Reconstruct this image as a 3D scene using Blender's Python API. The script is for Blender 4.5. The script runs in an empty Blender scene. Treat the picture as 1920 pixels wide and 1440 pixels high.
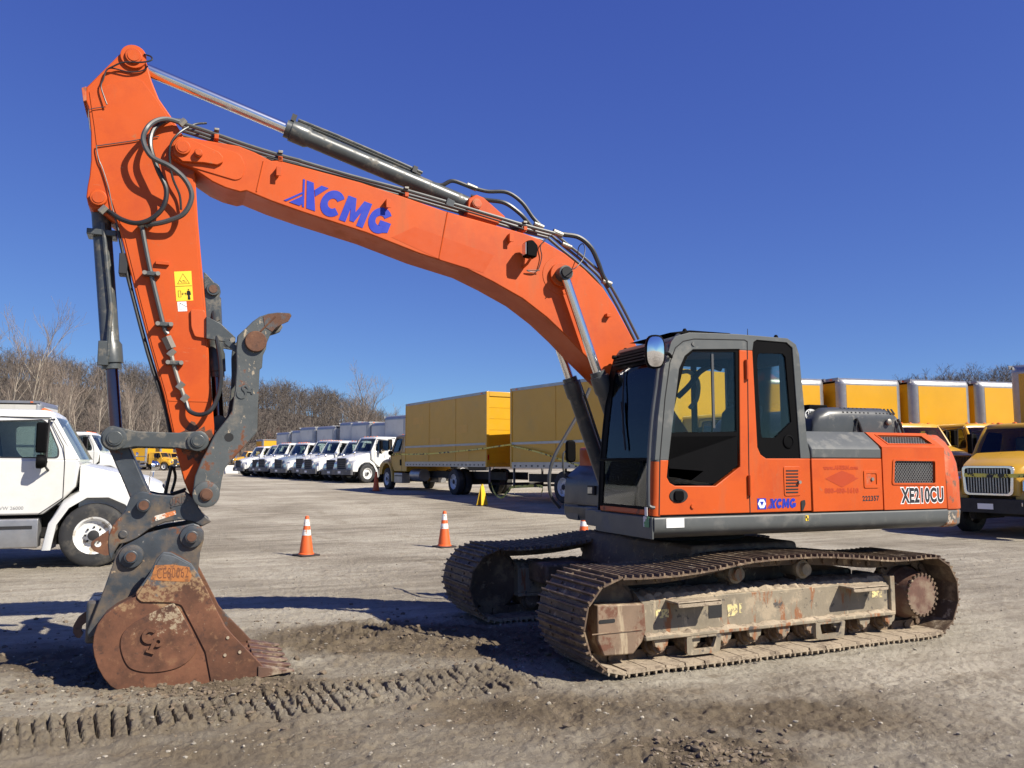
import bpy, bmesh, math, random
import numpy as np
from mathutils import Vector, Matrix
from mathutils.geometry import tessellate_polygon
rnd = random.Random(7)
sc = bpy.context.scene
col = sc.collection

# ------------------------------------------------------------------ camera
CAM = Vector((-5.31, -7.23, 1.68)); YAW, PIT, FPX = .430, .0958, 1539.0
cd = bpy.data.cameras.new('camera'); cam = bpy.data.objects.new('camera', cd); col.objects.link(cam)
cam.location = CAM; cam.rotation_euler = (math.pi/2 + PIT, 0, -YAW)
cd.sensor_width = 36; cd.lens = 36*FPX/1920; cd.clip_start = .05; cd.clip_end = 3000
sc.camera = cam
# ------------------------------------------------------------------ sky, sun, exposure
SUN_TO = Vector((.66, -.92, 1.0)).normalized()
w = bpy.data.worlds.new('World'); sc.world = w; w.use_nodes = True
wn = w.node_tree.nodes; wl = w.node_tree.links
sky = wn.new('ShaderNodeTexSky'); sky.sky_type = 'NISHITA'; sky.sun_disc = False
sky.sun_elevation = math.asin(SUN_TO.z); sky.sun_rotation = math.atan2(SUN_TO.x, SUN_TO.y)
sky.air_density = 1.0; sky.dust_density = 0.0; sky.ozone_density = 6.0; sky.altitude = 3000
wn['Background'].inputs['Strength'].default_value = .074
sep = wn.new('ShaderNodeSeparateColor'); cmb = wn.new('ShaderNodeCombineColor'); wl.new(sky.outputs[0], sep.inputs[0])
for i_, (k_, p_) in enumerate(((.77, .86), (.825, .93), (2.24, .52))):     # deep saturated blue of the phone picture, the same in every direction
    pw = wn.new('ShaderNodeMath'); pw.operation = 'POWER'; pw.inputs[1].default_value = p_; wl.new(sep.outputs[i_], pw.inputs[0])
    ml = wn.new('ShaderNodeMath'); ml.operation = 'MULTIPLY'; ml.inputs[1].default_value = k_; wl.new(pw.outputs[0], ml.inputs[0]); wl.new(ml.outputs[0], cmb.inputs[i_])
wl.new(cmb.outputs[0], wn['Background'].inputs['Color'])
sd = bpy.data.lights.new('sun', 'SUN'); sun = bpy.data.objects.new('sun', sd); col.objects.link(sun)
sd.energy = 5.0; sd.angle = math.radians(.5); sd.color = (1, .93, .81)
sun.rotation_euler = SUN_TO.to_track_quat('Z', 'Y').to_euler(); sun.location = (10, -14, 25)
sc.view_settings.view_transform = 'Standard'; sc.view_settings.look = 'None'
sc.view_settings.exposure = 0.70; sc.view_settings.gamma = 1; sc.view_settings.use_curve_mapping = False
sc.render.engine = 'CYCLES'

# ------------------------------------------------------------------ photogrammetry helpers (pixel of the 1920x1440 photo -> point on a real plane)
FW = Vector((math.sin(YAW)*math.cos(PIT), math.cos(YAW)*math.cos(PIT), math.sin(PIT)))
RT = Vector((math.cos(YAW), -math.sin(YAW), 0)); UPV = RT.cross(FW)
FH = Vector((math.sin(YAW), math.cos(YAW), 0))
SW = -.04                                   # the upper structure is slewed a little against the tracks
RS = Matrix.Rotation(SW, 3, 'Z'); RSI = RS.inverted()
def ray(x, y): return FW + RT*((x-960)/FPX) - UPV*((y-720)/FPX)
def G(x, y, z=0):
    d = ray(x, y); return CAM + d*((z-CAM.z)/d.z)
def T(x, y, Y):
    d = ray(x, y); return CAM + d*((Y-CAM.y)/d.y)
def U(x, y, Y):
    o = RSI @ CAM; d = RSI @ ray(x, y); return o + d*((Y-o.y)/d.y)
def O(pts, Y): return [(p.x, p.z) for p in (U(a, b, Y) for a, b in pts)]
def cc(pts, x0, y0, s): return [(x0+a*s, y0+b*s) for a, b in pts]
def c1(*p): return cc(p, 120, 60, .27778)
def c2(*p): return cc(p, 120, 380, .33333)
def c3(*p): return cc(p, 100, 780, .375)
def c4(*p): return cc(p, 500, 220, .375)
def c5(*p): return cc(p, 1000, 600, .30551)
def c6(*p): return cc(p, 1400, 600, .29164)
def depth_point(px, d, z):                 # ground point that appears in image column px at distance d
    return Vector((CAM.x, CAM.y, 0)) + FH*d + RT*((px-960)/FPX*d) + Vector((0, 0, z))

# ------------------------------------------------------------------ mesh builder
def spline(pts, n=8, closed=False):
    P = [Vector(p) for p in pts]; out = []; N = len(P)
    rng = range(N if closed else N-1)
    for i in rng:
        a = P[(i-1) % N] if (closed or i > 0) else P[0]*2-P[1]
        b = P[i]; c = P[(i+1) % N]
        d = P[(i+2) % N] if (closed or i+2 < N) else P[-1]*2-P[-2]
        for k in range(n):
            t = k/n
            out.append(.5*((2*b)+(c-a)*t+(2*a-5*b+4*c-d)*t*t+(3*b-a-3*c+d)*t**3))
    if not closed: out.append(P[-1])
    return out
def spl2(pts, n=6): return [(p.x, p.y) for p in spline([(a, b, 0) for a, b in pts], n, True)]
def spl2o(pts, n=6): return [(p.x, p.y) for p in spline([(a, b, 0) for a, b in pts], n, False)]
def rpoly(pts, r, seg=4):
    """polygon with rounded corners"""
    out = []; n = len(pts)
    for i in range(n):
        p = Vector(pts[i]); a = Vector(pts[i-1])-p; b = Vector(pts[(i+1) % n])-p
        rr = r[i] if isinstance(r, (list, tuple)) else r
        k = min(rr, a.length*.45, b.length*.45)
        if k < 1e-4: out.append(tuple(p)); continue
        A = p+a.normalized()*k; B = p+b.normalized()*k
        for j in range(seg+1):
            t = j/seg; q = A*(1-t)**2+p*2*t*(1-t)+B*t*t; out.append((q.x, q.y))
    return out
def arc(cx, cy, r, a0, a1, n=12): return [(cx+r*math.cos(math.radians(a0+(a1-a0)*i/n)), cy+r*math.sin(math.radians(a0+(a1-a0)*i/n))) for i in range(n+1)]
def frame(t):
    t = t.normalized(); a = Vector((0, 0, 1)) if abs(t.z) < .9 else Vector((1, 0, 0))
    u = t.cross(a).normalized(); return u, t.cross(u)
AX = {'y': lambda a, b, t: (a, t, b), 'x': lambda a, b, t: (t, a, b), 'z': lambda a, b, t: (a, b, t)}
class MB:
    def __init__(s): s.v = []; s.f = []
    def add(s, vs, fs):
        o = len(s.v); s.v += [tuple(p) for p in vs]; s.f += [tuple(i+o for i in f) for f in fs]; return s
    def box(s, x0, x1, y0, y1, z0, z1):
        return s.add([(x, y, z) for x in (x0, x1) for y in (y0, y1) for z in (z0, z1)], [(0,1,3,2),(4,6,7,5),(0,4,5,1),(2,3,7,6),(0,2,6,4),(1,5,7,3)])
    def obox(s, c, ax, ay, az):                # oriented box: centre + three half axes
        c = Vector(c); return s.add([c+ax*i+ay*j+az*k for i in (-1,1) for j in (-1,1) for k in (-1,1)], [(0,1,3,2),(4,6,7,5),(0,4,5,1),(2,3,7,6),(0,2,6,4),(1,5,7,3)])
    def prism(s, pts, t0, t1, axis='y'):
        n = len(pts); m = AX[axis]
        return s.add([m(a, b, t0) for a, b in pts]+[m(a, b, t1) for a, b in pts],
            [tuple(range(n)), tuple(range(2*n-1, n-1, -1))]+[(i, i+n, (i+1) % n+n, (i+1) % n) for i in range(n)])
    def plate(s, outer, holes, t0, t1, axis='y', fn=None):
        loops = [outer]+holes; m = fn or AX[axis]
        tri = tessellate_polygon([[Vector((a, b, 0)) for a, b in l] for l in loops])
        flat = [p for l in loops for p in l]; n = len(flat)
        fs = [tuple(t) for t in tri]+[tuple(i+n for i in reversed(t)) for t in tri]; o = 0
        for l in loops:
            k = len(l); fs += [(o+i, o+(i+1) % k, o+(i+1) % k+n, o+i+n) for i in range(k)]; o += k
        return s.add([m(a, b, t0) for a, b in flat]+[m(a, b, t1) for a, b in flat], fs)
    def cyl(s, p0, p1, r0, r1=None, n=20, caps=True):
        p0, p1 = Vector(p0), Vector(p1); r1 = r0 if r1 is None else r1; u, v = frame(p1-p0)
        vs = [p+u*(r*math.cos(2*math.pi*i/n))+v*(r*math.sin(2*math.pi*i/n)) for p, r in ((p0, r0), (p1, r1)) for i in range(n)]
        fs = [(i, (i+1) % n, (i+1) % n+n, i+n) for i in range(n)]
        if caps: fs += [tuple(range(n-1, -1, -1)), tuple(range(n, 2*n))]
        return s.add(vs, fs)
    def lathe(s, p0, ax, prof, n=24, caps=True):           # prof: (dist along axis, radius)
        p0 = Vector(p0); ax = Vector(ax).normalized(); u, v = frame(ax); k = len(prof); vs = []
        for d, r in prof: vs += [p0+ax*d+u*(r*math.cos(2*math.pi*i/n))+v*(r*math.sin(2*math.pi*i/n)) for i in range(n)]
        fs = [(j*n+i, j*n+(i+1) % n, (j+1)*n+(i+1) % n, (j+1)*n+i) for j in range(k-1) for i in range(n)]
        if caps: fs += [tuple(range(n-1, -1, -1)), tuple(range((k-1)*n, k*n))]
        return s.add(vs, fs)
    def tube(s, pts, r, n=8):
        P = [Vector(p) for p in pts]; vs = []; u = None
        for i, p in enumerate(P):
            t = (P[min(i+1, len(P)-1)]-P[max(i-1, 0)]).normalized()
            if u is None: u, _ = frame(t)
            u = (u-t*u.dot(t)).normalized(); v = t.cross(u); rr = r[i] if isinstance(r, (list, tuple)) else r
            vs += [p+u*(rr*math.cos(2*math.pi*k/n))+v*(rr*math.sin(2*math.pi*k/n)) for k in range(n)]
        m = len(P)
        fs = [(j*n+i, j*n+(i+1) % n, (j+1)*n+(i+1) % n, (j+1)*n+i) for j in range(m-1) for i in range(n)]
        fs += [tuple(range(n-1, -1, -1)), tuple(range((m-1)*n, m*n))]
        return s.add(vs, fs)
    def loft(s, rings, caps=True):
        n = len(rings[0]); k = len(rings); vs = [p for r in rings for p in r]
        fs = [(j*n+i, j*n+(i+1) % n, (j+1)*n+(i+1) % n, (j+1)*n+i) for j in range(k-1) for i in range(n)]
        if caps: fs += [tuple(range(n-1, -1, -1)), tuple(range((k-1)*n, k*n))]
        return s.add(vs, fs)
    def move(s, M):
        s.v = [tuple(M @ Vector(p)) for p in s.v]; return s
    def mesh(s, name, m, smooth=35):
        me = bpy.data.meshes.new(name); me.from_pydata(s.v, [], s.f); me.validate()
        bm = bmesh.new(); bm.from_mesh(me); bmesh.ops.recalc_face_normals(bm, faces=bm.faces); bm.to_mesh(me); bm.free()
        if smooth:
            me.polygons.foreach_set('use_smooth', [True]*len(me.polygons)); me.set_sharp_from_angle(angle=math.radians(smooth))
        me.materials.append(m); return me
    def build(s, name, m, parent=None, bevel=0, seg=2, smooth=35, rz=0, label=None, kind=None):
        o = bpy.data.objects.new(name, s.mesh(name, m, smooth)); col.objects.link(o)
        if parent: o.parent = parent
        if rz: o.rotation_euler.z = rz
        if bevel:
            b = o.modifiers.new('bevel', 'BEVEL'); b.width = bevel; b.segments = seg; b.limit_method = 'ANGLE'; b.angle_limit = math.radians(38); b.harden_normals = False
        if label: o['label'] = label
        if kind: o['kind'] = kind
        return o
def empty(name, loc=(0, 0, 0), rz=0, label=None, cat=None, group=None, parent=None):
    o = bpy.data.objects.new(name, None); col.objects.link(o); o.location = loc; o.rotation_euler.z = rz; o.empty_display_size = .2
    if label: o['label'] = label
    if cat: o['category'] = cat
    if group: o['group'] = group
    if parent: o.parent = parent
    return o
def tag(o, label, cat, group=None):
    o['label'] = label; o['category'] = cat
    if group: o['group'] = group
    return o
def copy_tree(o, parent=None):
    c = o.copy(); col.objects.link(c); c.parent = parent
    for ch in list(o.children): copy_tree(ch, c)
    return c
def text_mb(body, size, fn, offset=0.0, depth=.002, shear=0.0, squeeze=1.0, spacing=1.0):
    """flat lettering as a mesh; fn maps (u, v, w) to space"""
    cu = bpy.data.curves.new('lettering', 'FONT'); cu.body = body; cu.size = size; cu.offset = offset; cu.extrude = depth/2
    cu.shear = shear; cu.space_character = spacing; cu.resolution_u = 4
    o = bpy.data.objects.new('lettering', cu); col.objects.link(o)
    dg = bpy.context.evaluated_depsgraph_get(); me = bpy.data.meshes.new_from_object(o.evaluated_get(dg))
    b = MB(); b.add([fn(v.co.x*squeeze, v.co.y, v.co.z) for v in me.vertices], [tuple(p.vertices) for p in me.polygons])
    wd = max((v.co.x for v in me.vertices), default=0)*squeeze
    bpy.data.objects.remove(o); bpy.data.curves.remove(cu); bpy.data.meshes.remove(me)
    return b, wd
# ------------------------------------------------------------------ materials
def nmat(name):
    m = bpy.data.materials.new(name); m.use_nodes = True; nt = m.node_tree
    return m, nt.nodes, nt.links, nt.nodes['Principled BSDF']
def coords(nodes, links, scale=(1, 1, 1)):
    tc = nodes.new('ShaderNodeTexCoord'); oi = nodes.new('ShaderNodeObjectInfo')
    mu = nodes.new('ShaderNodeMath'); mu.operation = 'MULTIPLY'; mu.inputs[1].default_value = 37.0
    links.new(oi.outputs['Random'], mu.inputs[0])
    va = nodes.new('ShaderNodeVectorMath'); va.operation = 'ADD'
    links.new(tc.outputs['Object'], va.inputs[0]); links.new(mu.outputs[0], va.inputs[1])
    mp = nodes.new('ShaderNodeMapping'); mp.inputs['Scale'].default_value = scale
    links.new(va.outputs[0], mp.inputs['Vector']); return mp.outputs[0]
def noise(nodes, links, vec, scale, detail=6, rough=.6):
    n = nodes.new('ShaderNodeTexNoise'); n.inputs['Scale'].default_value = scale; n.inputs['Detail'].default_value = detail
    n.inputs['Roughness'].default_value = rough; links.new(vec, n.inputs['Vector']); return n.outputs['Fac']
def ramp(nodes, links, fac, a, b):
    r = nodes.new('ShaderNodeMapRange'); r.inputs['From Min'].default_value = a; r.inputs['From Max'].default_value = b; r.clamp = True
    links.new(fac, r.inputs['Value']); return r.outputs[0]
def mixc(nodes, links, fac, a, b, mode='MIX'):
    n = nodes.new('ShaderNodeMix'); n.data_type = 'RGBA'; n.blend_type = mode
    if isinstance(fac, float): n.inputs[0].default_value = fac
    else: links.new(fac, n.inputs[0])
    for i, c in ((6, a), (7, b)):
        if isinstance(c, tuple): n.inputs[i].default_value = (*c, 1)
        else: links.new(c, n.inputs[i])
    return n.outputs[2]
def math2(nodes, links, op, a, b):
    n = nodes.new('ShaderNodeMath'); n.operation = op
    for i, c in ((0, a), (1, b)):
        if isinstance(c, (int, float)): n.inputs[i].default_value = c
        else: links.new(c, n.inputs[i])
    return n.outputs[0]
def M(name, colr, rough=.5, metal=0.0, var=.12, vscale=3.0, layers=(), bump=0.0, bscale=60.0, mapscale=(1, 1, 1), coat=0.0, spec=.5, rvar=.25):
    """layers: (colour, noise scale, lo, hi, roughness, up-facing weight, stretch)"""
    m, N, L, B = nmat(name); vec = coords(N, L, mapscale)
    nz = noise(N, L, vec, vscale); lo = tuple(c*(1-var) for c in colr); hi = tuple(min(1, c*(1+var)) for c in colr)
    c = mixc(N, L, ramp(N, L, nz, .3, .7), lo, hi)
    r = N.new('ShaderNodeValue'); r.outputs[0].default_value = rough; rr = r.outputs[0]
    n2 = noise(N, L, vec, vscale*4.3, 3); rr = math2(N, L, 'ADD', rr, math2(N, L, 'MULTIPLY', math2(N, L, 'SUBTRACT', n2, .5), rvar))
    for lay in layers:
        lc, ls, a, b, lr = lay[:5]; v2 = vec
        if len(lay) > 6:
            mp = N.new('ShaderNodeMapping'); mp.inputs['Scale'].default_value = lay[6]; L.new(vec, mp.inputs['Vector']); v2 = mp.outputs[0]
        f = math2(N, L, 'ADD', math2(N, L, 'MULTIPLY', math2(N, L, 'SUBTRACT', noise(N, L, v2, ls, 8, .68), .5), 2.6), .5)
        if len(lay) > 5 and lay[5]:
            g = N.new('ShaderNodeNewGeometry'); sx = N.new('ShaderNodeSeparateXYZ'); L.new(g.outputs['Normal'], sx.inputs[0])
            f = math2(N, L, 'ADD', f, math2(N, L, 'MULTIPLY', math2(N, L, 'MAXIMUM', sx.outputs[2], 0.0), lay[5]))
        f = ramp(N, L, f, a, b)
        c = mixc(N, L, f, c, lc)
        mm = N.new('ShaderNodeMix'); mm.data_type = 'FLOAT'; L.new(f, mm.inputs[0]); L.new(rr, mm.inputs[2]); mm.inputs[3].default_value = lr; rr = mm.outputs[0]
    L.new(c, B.inputs['Base Color']); L.new(rr, B.inputs['Roughness'])
    B.inputs['Metallic'].default_value = metal; B.inputs['Specular IOR Level'].default_value = spec
    if coat: B.inputs['Coat Weight'].default_value = coat; B.inputs['Coat Roughness'].default_value = .12
    if bump:
        bn = N.new('ShaderNodeBump'); bn.inputs['Strength'].default_value = bump; bn.inputs['Distance'].default_value = .02
        L.new(noise(N, L, vec, bscale, 8, .7), bn.inputs['Height']); L.new(bn.outputs[0], B.inputs['Normal'])
    return m
def glass(name, tint, refl=.09, rough=.02):
    m = bpy.data.materials.new(name); m.use_nodes = True; N = m.node_tree.nodes; L = m.node_tree.links; N.clear()
    out = N.new('ShaderNodeOutputMaterial'); mx = N.new('ShaderNodeMixShader'); tr = N.new('ShaderNodeBsdfTransparent'); gl = N.new('ShaderNodeBsdfGlossy')
    tr.inputs[0].default_value = (*tint, 1); gl.inputs['Roughness'].default_value = rough; gl.inputs[0].default_value = (1, 1, 1, 1)
    fr = N.new('ShaderNodeFresnel'); fr.inputs['IOR'].default_value = 1.30
    a = math2(N, L, 'ADD', fr.outputs[0], refl-.025)
    L.new(a, mx.inputs[0]); L.new(tr.outputs[0], mx.inputs[1]); L.new(gl.outputs[0], mx.inputs[2]); L.new(mx.outputs[0], out.inputs[0])
    return m
TAN = (.30, .245, .175); RUST = (.135, .048, .020); MUD = (.13, .10, .07)
m_orange = M('orange_paint', (.51, .080, .010), .45, spec=.3, var=.05, vscale=1.3, layers=[((.44, .062, .009), 1.6, .50, .90, .5), ((.43, .088, .020), 4, .62, 1.05, .65, 0, (1, 1, .18)), ((.30, .12, .05), 7, .90, 1.15, .8), ((.48, .14, .06), 38, .92, 1.02, .6, 0, (.2, 1, 1.6))], bump=.03, bscale=90)
m_orange_dirty = M('orange_paint_scuffed', (.46, .072, .011), .5, var=.08, vscale=2, layers=[((.42, .14, .06), 3, .52, .78, .7), ((.16, .08, .05), 9, .66, .82, .8)], bump=.05)
m_orange_ghost = M('orange_paint_unfaded', (.40, .045, .005), .42, var=.03)
m_orange_clean = M('orange_paint_bright', (.52, .086, .014), .42, var=.03)
m_gray = M('dark_grey_paint', (.082, .088, .086), .45, var=.10, vscale=2, layers=[((.15, .148, .135), 4, .60, 1.0, .7), ((.22, .20, .175), 16, .96, 1.1, .8, 0, (.5, 1, 1.5))], bump=.03)
m_gray_tool = M('tool_grey_paint_worn', (.045, .053, .062), .36, var=.25, vscale=5, layers=[((.135, .098, .062), 2.3, .50, .90, .7, 0), (RUST, 4.5, .76, .88, .85), ((.34, .25, .155), 9, .84, .98, .8), ((.26, .24, .21), 26, .92, 1.0, .7)], bump=.12, bscale=40)
m_gray_cyl = M('cylinder_grey_paint', (.06, .067, .068), .35, var=.12, vscale=6, layers=[((.13, .12, .10), 9, .60, .85, .7)], bump=.02)
m_thumb = M('thumb_grey_paint_worn', (.072, .080, .080), .45, var=.25, vscale=4, layers=[((.15, .135, .11), 3, .55, .85, .75), (RUST, 4, .70, .80, .85), ((.34, .28, .2), 24, .80, .88, .8, 0, (1, 1, .4))], bump=.1, bscale=50)
m_rust = M('rusty_steel', (.105, .043, .021), .7, var=.28, vscale=2.2, layers=[((.17, .075, .035), 5, .5, .9, .8), ((.055, .026, .017), 7, .60, .85, .75), ((.06, .066, .07), 2.4, .82, .95, .5), ((.30, .18, .09), 16, .86, .96, .85)], bump=.14, bscale=45)
def paint_worn(name, rust, paint, tanc, z0, z1, sx=3.0, rim=True):
    """steel with paint left on its upper part, a scuffed tan band where it is wearing off, rust below"""
    m, N, L, B = nmat(name); vec = coords(N, L); tc = N.new('ShaderNodeTexCoord'); sp = N.new('ShaderNodeSeparateXYZ'); L.new(tc.outputs['Object'], sp.inputs[0])
    n1 = noise(N, L, vec, sx, 8, .65); n2 = noise(N, L, vec, 11, 8, .7); n3 = noise(N, L, vec, 40, 4, .7)
    base = mixc(N, L, ramp(N, L, n1, .38, .62), tuple(c*.62 for c in rust), tuple(c*1.5 for c in rust)); base = mixc(N, L, ramp(N, L, n2, .57, .68), base, (.20, .098, .048)); base = mixc(N, L, ramp(N, L, n2, .44, .34), base, (.058, .027, .017))
    h = math2(N, L, 'ADD', sp.outputs[2], math2(N, L, 'ADD', math2(N, L, 'MULTIPLY', math2(N, L, 'SUBTRACT', n1, .5), 1.0), math2(N, L, 'MULTIPLY', math2(N, L, 'SUBTRACT', n2, .5), .55)))
    tf = ramp(N, L, h, z0, z0+.05); tf2 = math2(N, L, 'MULTIPLY', tf, ramp(N, L, n3, .40, .52)); c = mixc(N, L, tf2, base, tanc)
    pc_ = mixc(N, L, ramp(N, L, n2, .40, .62), paint, tuple(min(1, q*1.6) for q in paint)); c = mixc(N, L, ramp(N, L, h, z1, z1+.07), c, pc_)
    c = mixc(N, L, ramp(N, L, n3, .68, .74), c, (.36, .28, .19))
    L.new(c, B.inputs['Base Color']); L.new(ramp(N, L, n2, -.6, 1.0), B.inputs['Roughness'])
    bn = N.new('ShaderNodeBump'); bn.inputs['Strength'].default_value = .2; bn.inputs['Distance'].default_value = .01; L.new(n2, bn.inputs['Height']); L.new(bn.outputs[0], B.inputs['Normal']); return m
m_bucket_side = paint_worn('bucket_steel_paint_worn_off', (.112, .045, .022), (.05, .056, .063), (.26, .165, .085), .64, .77)
m_bucket_mono = paint_worn('monogram_plate_paint_worn_off', (.108, .044, .022), (.10, .105, .105), (.31, .245, .16), .47, .60, 5)
m_rust_worn = M('worn_tooth_steel', (.115, .06, .038), .6, var=.2, vscale=6, layers=[((.27, .21, .145), 6, .55, .8, .8), ((.07, .045, .032), 11, .6, .8, .7)], bump=.14, bscale=45)
m_rust_pin = M('rusty_pin_end', (.10, .045, .024), .6, var=.3, vscale=20, bump=.1)
m_spray = M('orange_spray_paint', (.36, .135, .035), .7, var=.2, vscale=20, layers=[((.2, .08, .03), 22, .55, .7, .8)])
m_track = M('muddy_track_steel', (.098, .064, .040), .62, var=.3, vscale=6, layers=[((.215, .155, .095), 5, .50, .80, .9, 0), ((.10, .048, .026), 9, .64, .80, .85), ((.33, .265, .18), 9, .72, .92, .95, .10)], bump=.25, bscale=50)
m_shoe_top = m_track
m_mud_dry = M('caked_dry_mud', (.34, .275, .195), .95, var=.18, vscale=8, layers=[((.20, .155, .11), 13, .56, .72, .95)], bump=.5, bscale=40)
m_frame = M('muddy_track_frame', (.225, .188, .132), .75, var=.22, vscale=4, layers=[((.24, .10, .042), 7, .62, .74, .85, 0, (1, 1, .22)), ((.34, .275, .19), 4, .62, .80, .95, .25), ((.36, .30, .21), 12, .70, .82, .95, 0, (1, 1, .3)), ((.075, .066, .058), 9, .72, .84, .8)], bump=.2, bscale=35)
m_idlercover = M('rusty_idler_cover', (.185, .125, .082), .7, var=.25, vscale=3, layers=[((.13, .055, .032), 4, .58, .72, .8), ((.36, .285, .19), 9, .56, .80, .9, .2, (1, 1, .16))], bump=.18, bscale=40)
m_hub = M('scratched_rust_hub', (.125, .062, .042), .6, var=.25, vscale=8, layers=[((.20, .145, .10), 4, .52, .8, .9), ((.45, .36, .26), 7, .84, .92, .8, 0, (5, .3, .6))], bump=.1)
m_black = M('black_rubber', (.018, .018, .019), .55, var=.2)
m_hose = M('black_hose', (.022, .023, .024), .38, var=.2)
m_steelpipe = M('grey_pipe', (.075, .078, .078), .4, metal=.2, var=.15)
m_fit = M('zinc_fitting', (.26, .245, .21), .55, metal=.6, var=.1)
m_chrome = M('chrome_rod', (.80, .80, .80), .20, metal=1, var=.02, rvar=.02)
m_roddark = M('oily_rod', (.12, .09, .12), .14, metal=1, var=.1, rvar=.03)
m_dark = M('dark_void', (.012, .012, .013), .8, var=.1)
m_interior = M('cab_interior_plastic', (.04, .042, .044), .6, var=.15)
m_interior_lt = M('cab_interior_light', (.22, .24, .24), .6, var=.15)
m_seat = M('seat_fabric', (.03, .03, .034), .8)
m_plasticblk = M('black_plastic', (.004, .004, .0045), .6, var=.1, spec=.05)
m_grayplastic = M('grey_plastic', (.055, .059, .061), .36, var=.08, layers=[((.16, .15, .13), 6, .72, 1.0, .7)])
m_glass = glass('tinted_glass', (.86, .91, .88), .028)
m_glass_dark = glass('dark_tinted_glass', (.72, .76, .75), .024)
m_glass_front = glass('windscreen_glass', (.78, .83, .81), .035)
m_mirror = M('mirror_glass', (.85, .87, .9), .03, metal=1, var=.01)
m_white = M('white_decal', (.78, .78, .76), .5, var=.03)
m_blue = M('blue_decal', (.010, .030, .36), .4, var=.04)
m_blackdecal = M('black_decal', (.02, .02, .024), .45, var=.05)
m_yellowdecal = M('yellow_decal', (.82, .56, .03), .5, var=.05)
m_reflector = M('amber_lens', (.8, .25, .03), .2)
m_lens = M('lamp_lens', (.75, .72, .6), .12, metal=.6, var=.05)
# ------------------------------------------------------------------ ground
def vnoise(x, y, seed=0):
    xi = np.floor(x).astype(np.int64); yi = np.floor(y).astype(np.int64); xf = x-xi; yf = y-yi
    def h(a, b):
        n = (a*374761393 + b*668265263 + seed*974711) & 0x7fffffff
        n = ((n ^ (n >> 13))*1274126177) & 0x7fffffff; n = n ^ (n >> 16)
        return (n & 0xffff)/65535.0
    u = xf*xf*(3-2*xf); v = yf*yf*(3-2*yf)
    return (h(xi, yi)*(1-u)+h(xi+1, yi)*u)*(1-v)+(h(xi, yi+1)*(1-u)+h(xi+1, yi+1)*u)*v
def fbm(x, y, s, o=4, seed=0):
    a = 0; amp = .5; t = 0
    for i in range(o):
        a = a+amp*vnoise(x*s, y*s, seed+i); t += amp; s *= 2.07; amp *= .5
    return a/t
def sstep(a, b, x):
    t = np.clip((x-a)/(b-a), 0, 1); return t*t*(3-2*t)
def base_rise(x, y):
    d = (x-CAM.x)*FH.x+(y-CAM.y)*FH.y
    return .44*sstep(17, 31, d)+.2*sstep(31, 70, d)
def polyline_uv(x, y, pts):
    """arclength along and signed distance from a polyline"""
    best = np.full(x.shape, 1e9); S = np.zeros_like(x); D = np.zeros_like(x); acc = 0
    for a, b in zip(pts[:-1], pts[1:]):
        dx, dy = b[0]-a[0], b[1]-a[1]; L = math.hypot(dx, dy); ux, uy = dx/L, dy/L
        t = (x-a[0])*ux+(y-a[1])*uy; tc = np.clip(t, 0, L); px = a[0]+ux*tc; py = a[1]+uy*tc
        dist = np.hypot(x-px, y-py); sg = (x-a[0])*-uy+(y-a[1])*ux
        m = dist < best; best[m] = dist[m]; S[m] = (acc+t)[m]; D[m] = sg[m]; acc += L
    return S, D, best
def gpts(*p): return [tuple(G(a, b).xy) for a, b in p]
PATH_A = gpts((-260, 1432), (0, 1392), (200, 1362), (400, 1336), (600, 1311), (800, 1287), (1010, 1264))
PATH_B = gpts((540, 1212), (640, 1192), (760, 1170))
WHEELS = [(gpts((330, 960), (430, 985), (540, 1015), (680, 1055), (860, 1100)), .22), (gpts((420, 912), (700, 985), (1000, 1030), (1300, 1060)), .3), (gpts((1250, 1330), (1500, 1262), (1750, 1200), (2000, 1160)), .25), (gpts((-200, 1090), (150, 1075), (480, 1068)), .22)]
BK = G(300, 1292).xy; TRK = Vector((-2.1, -1.2))
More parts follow.
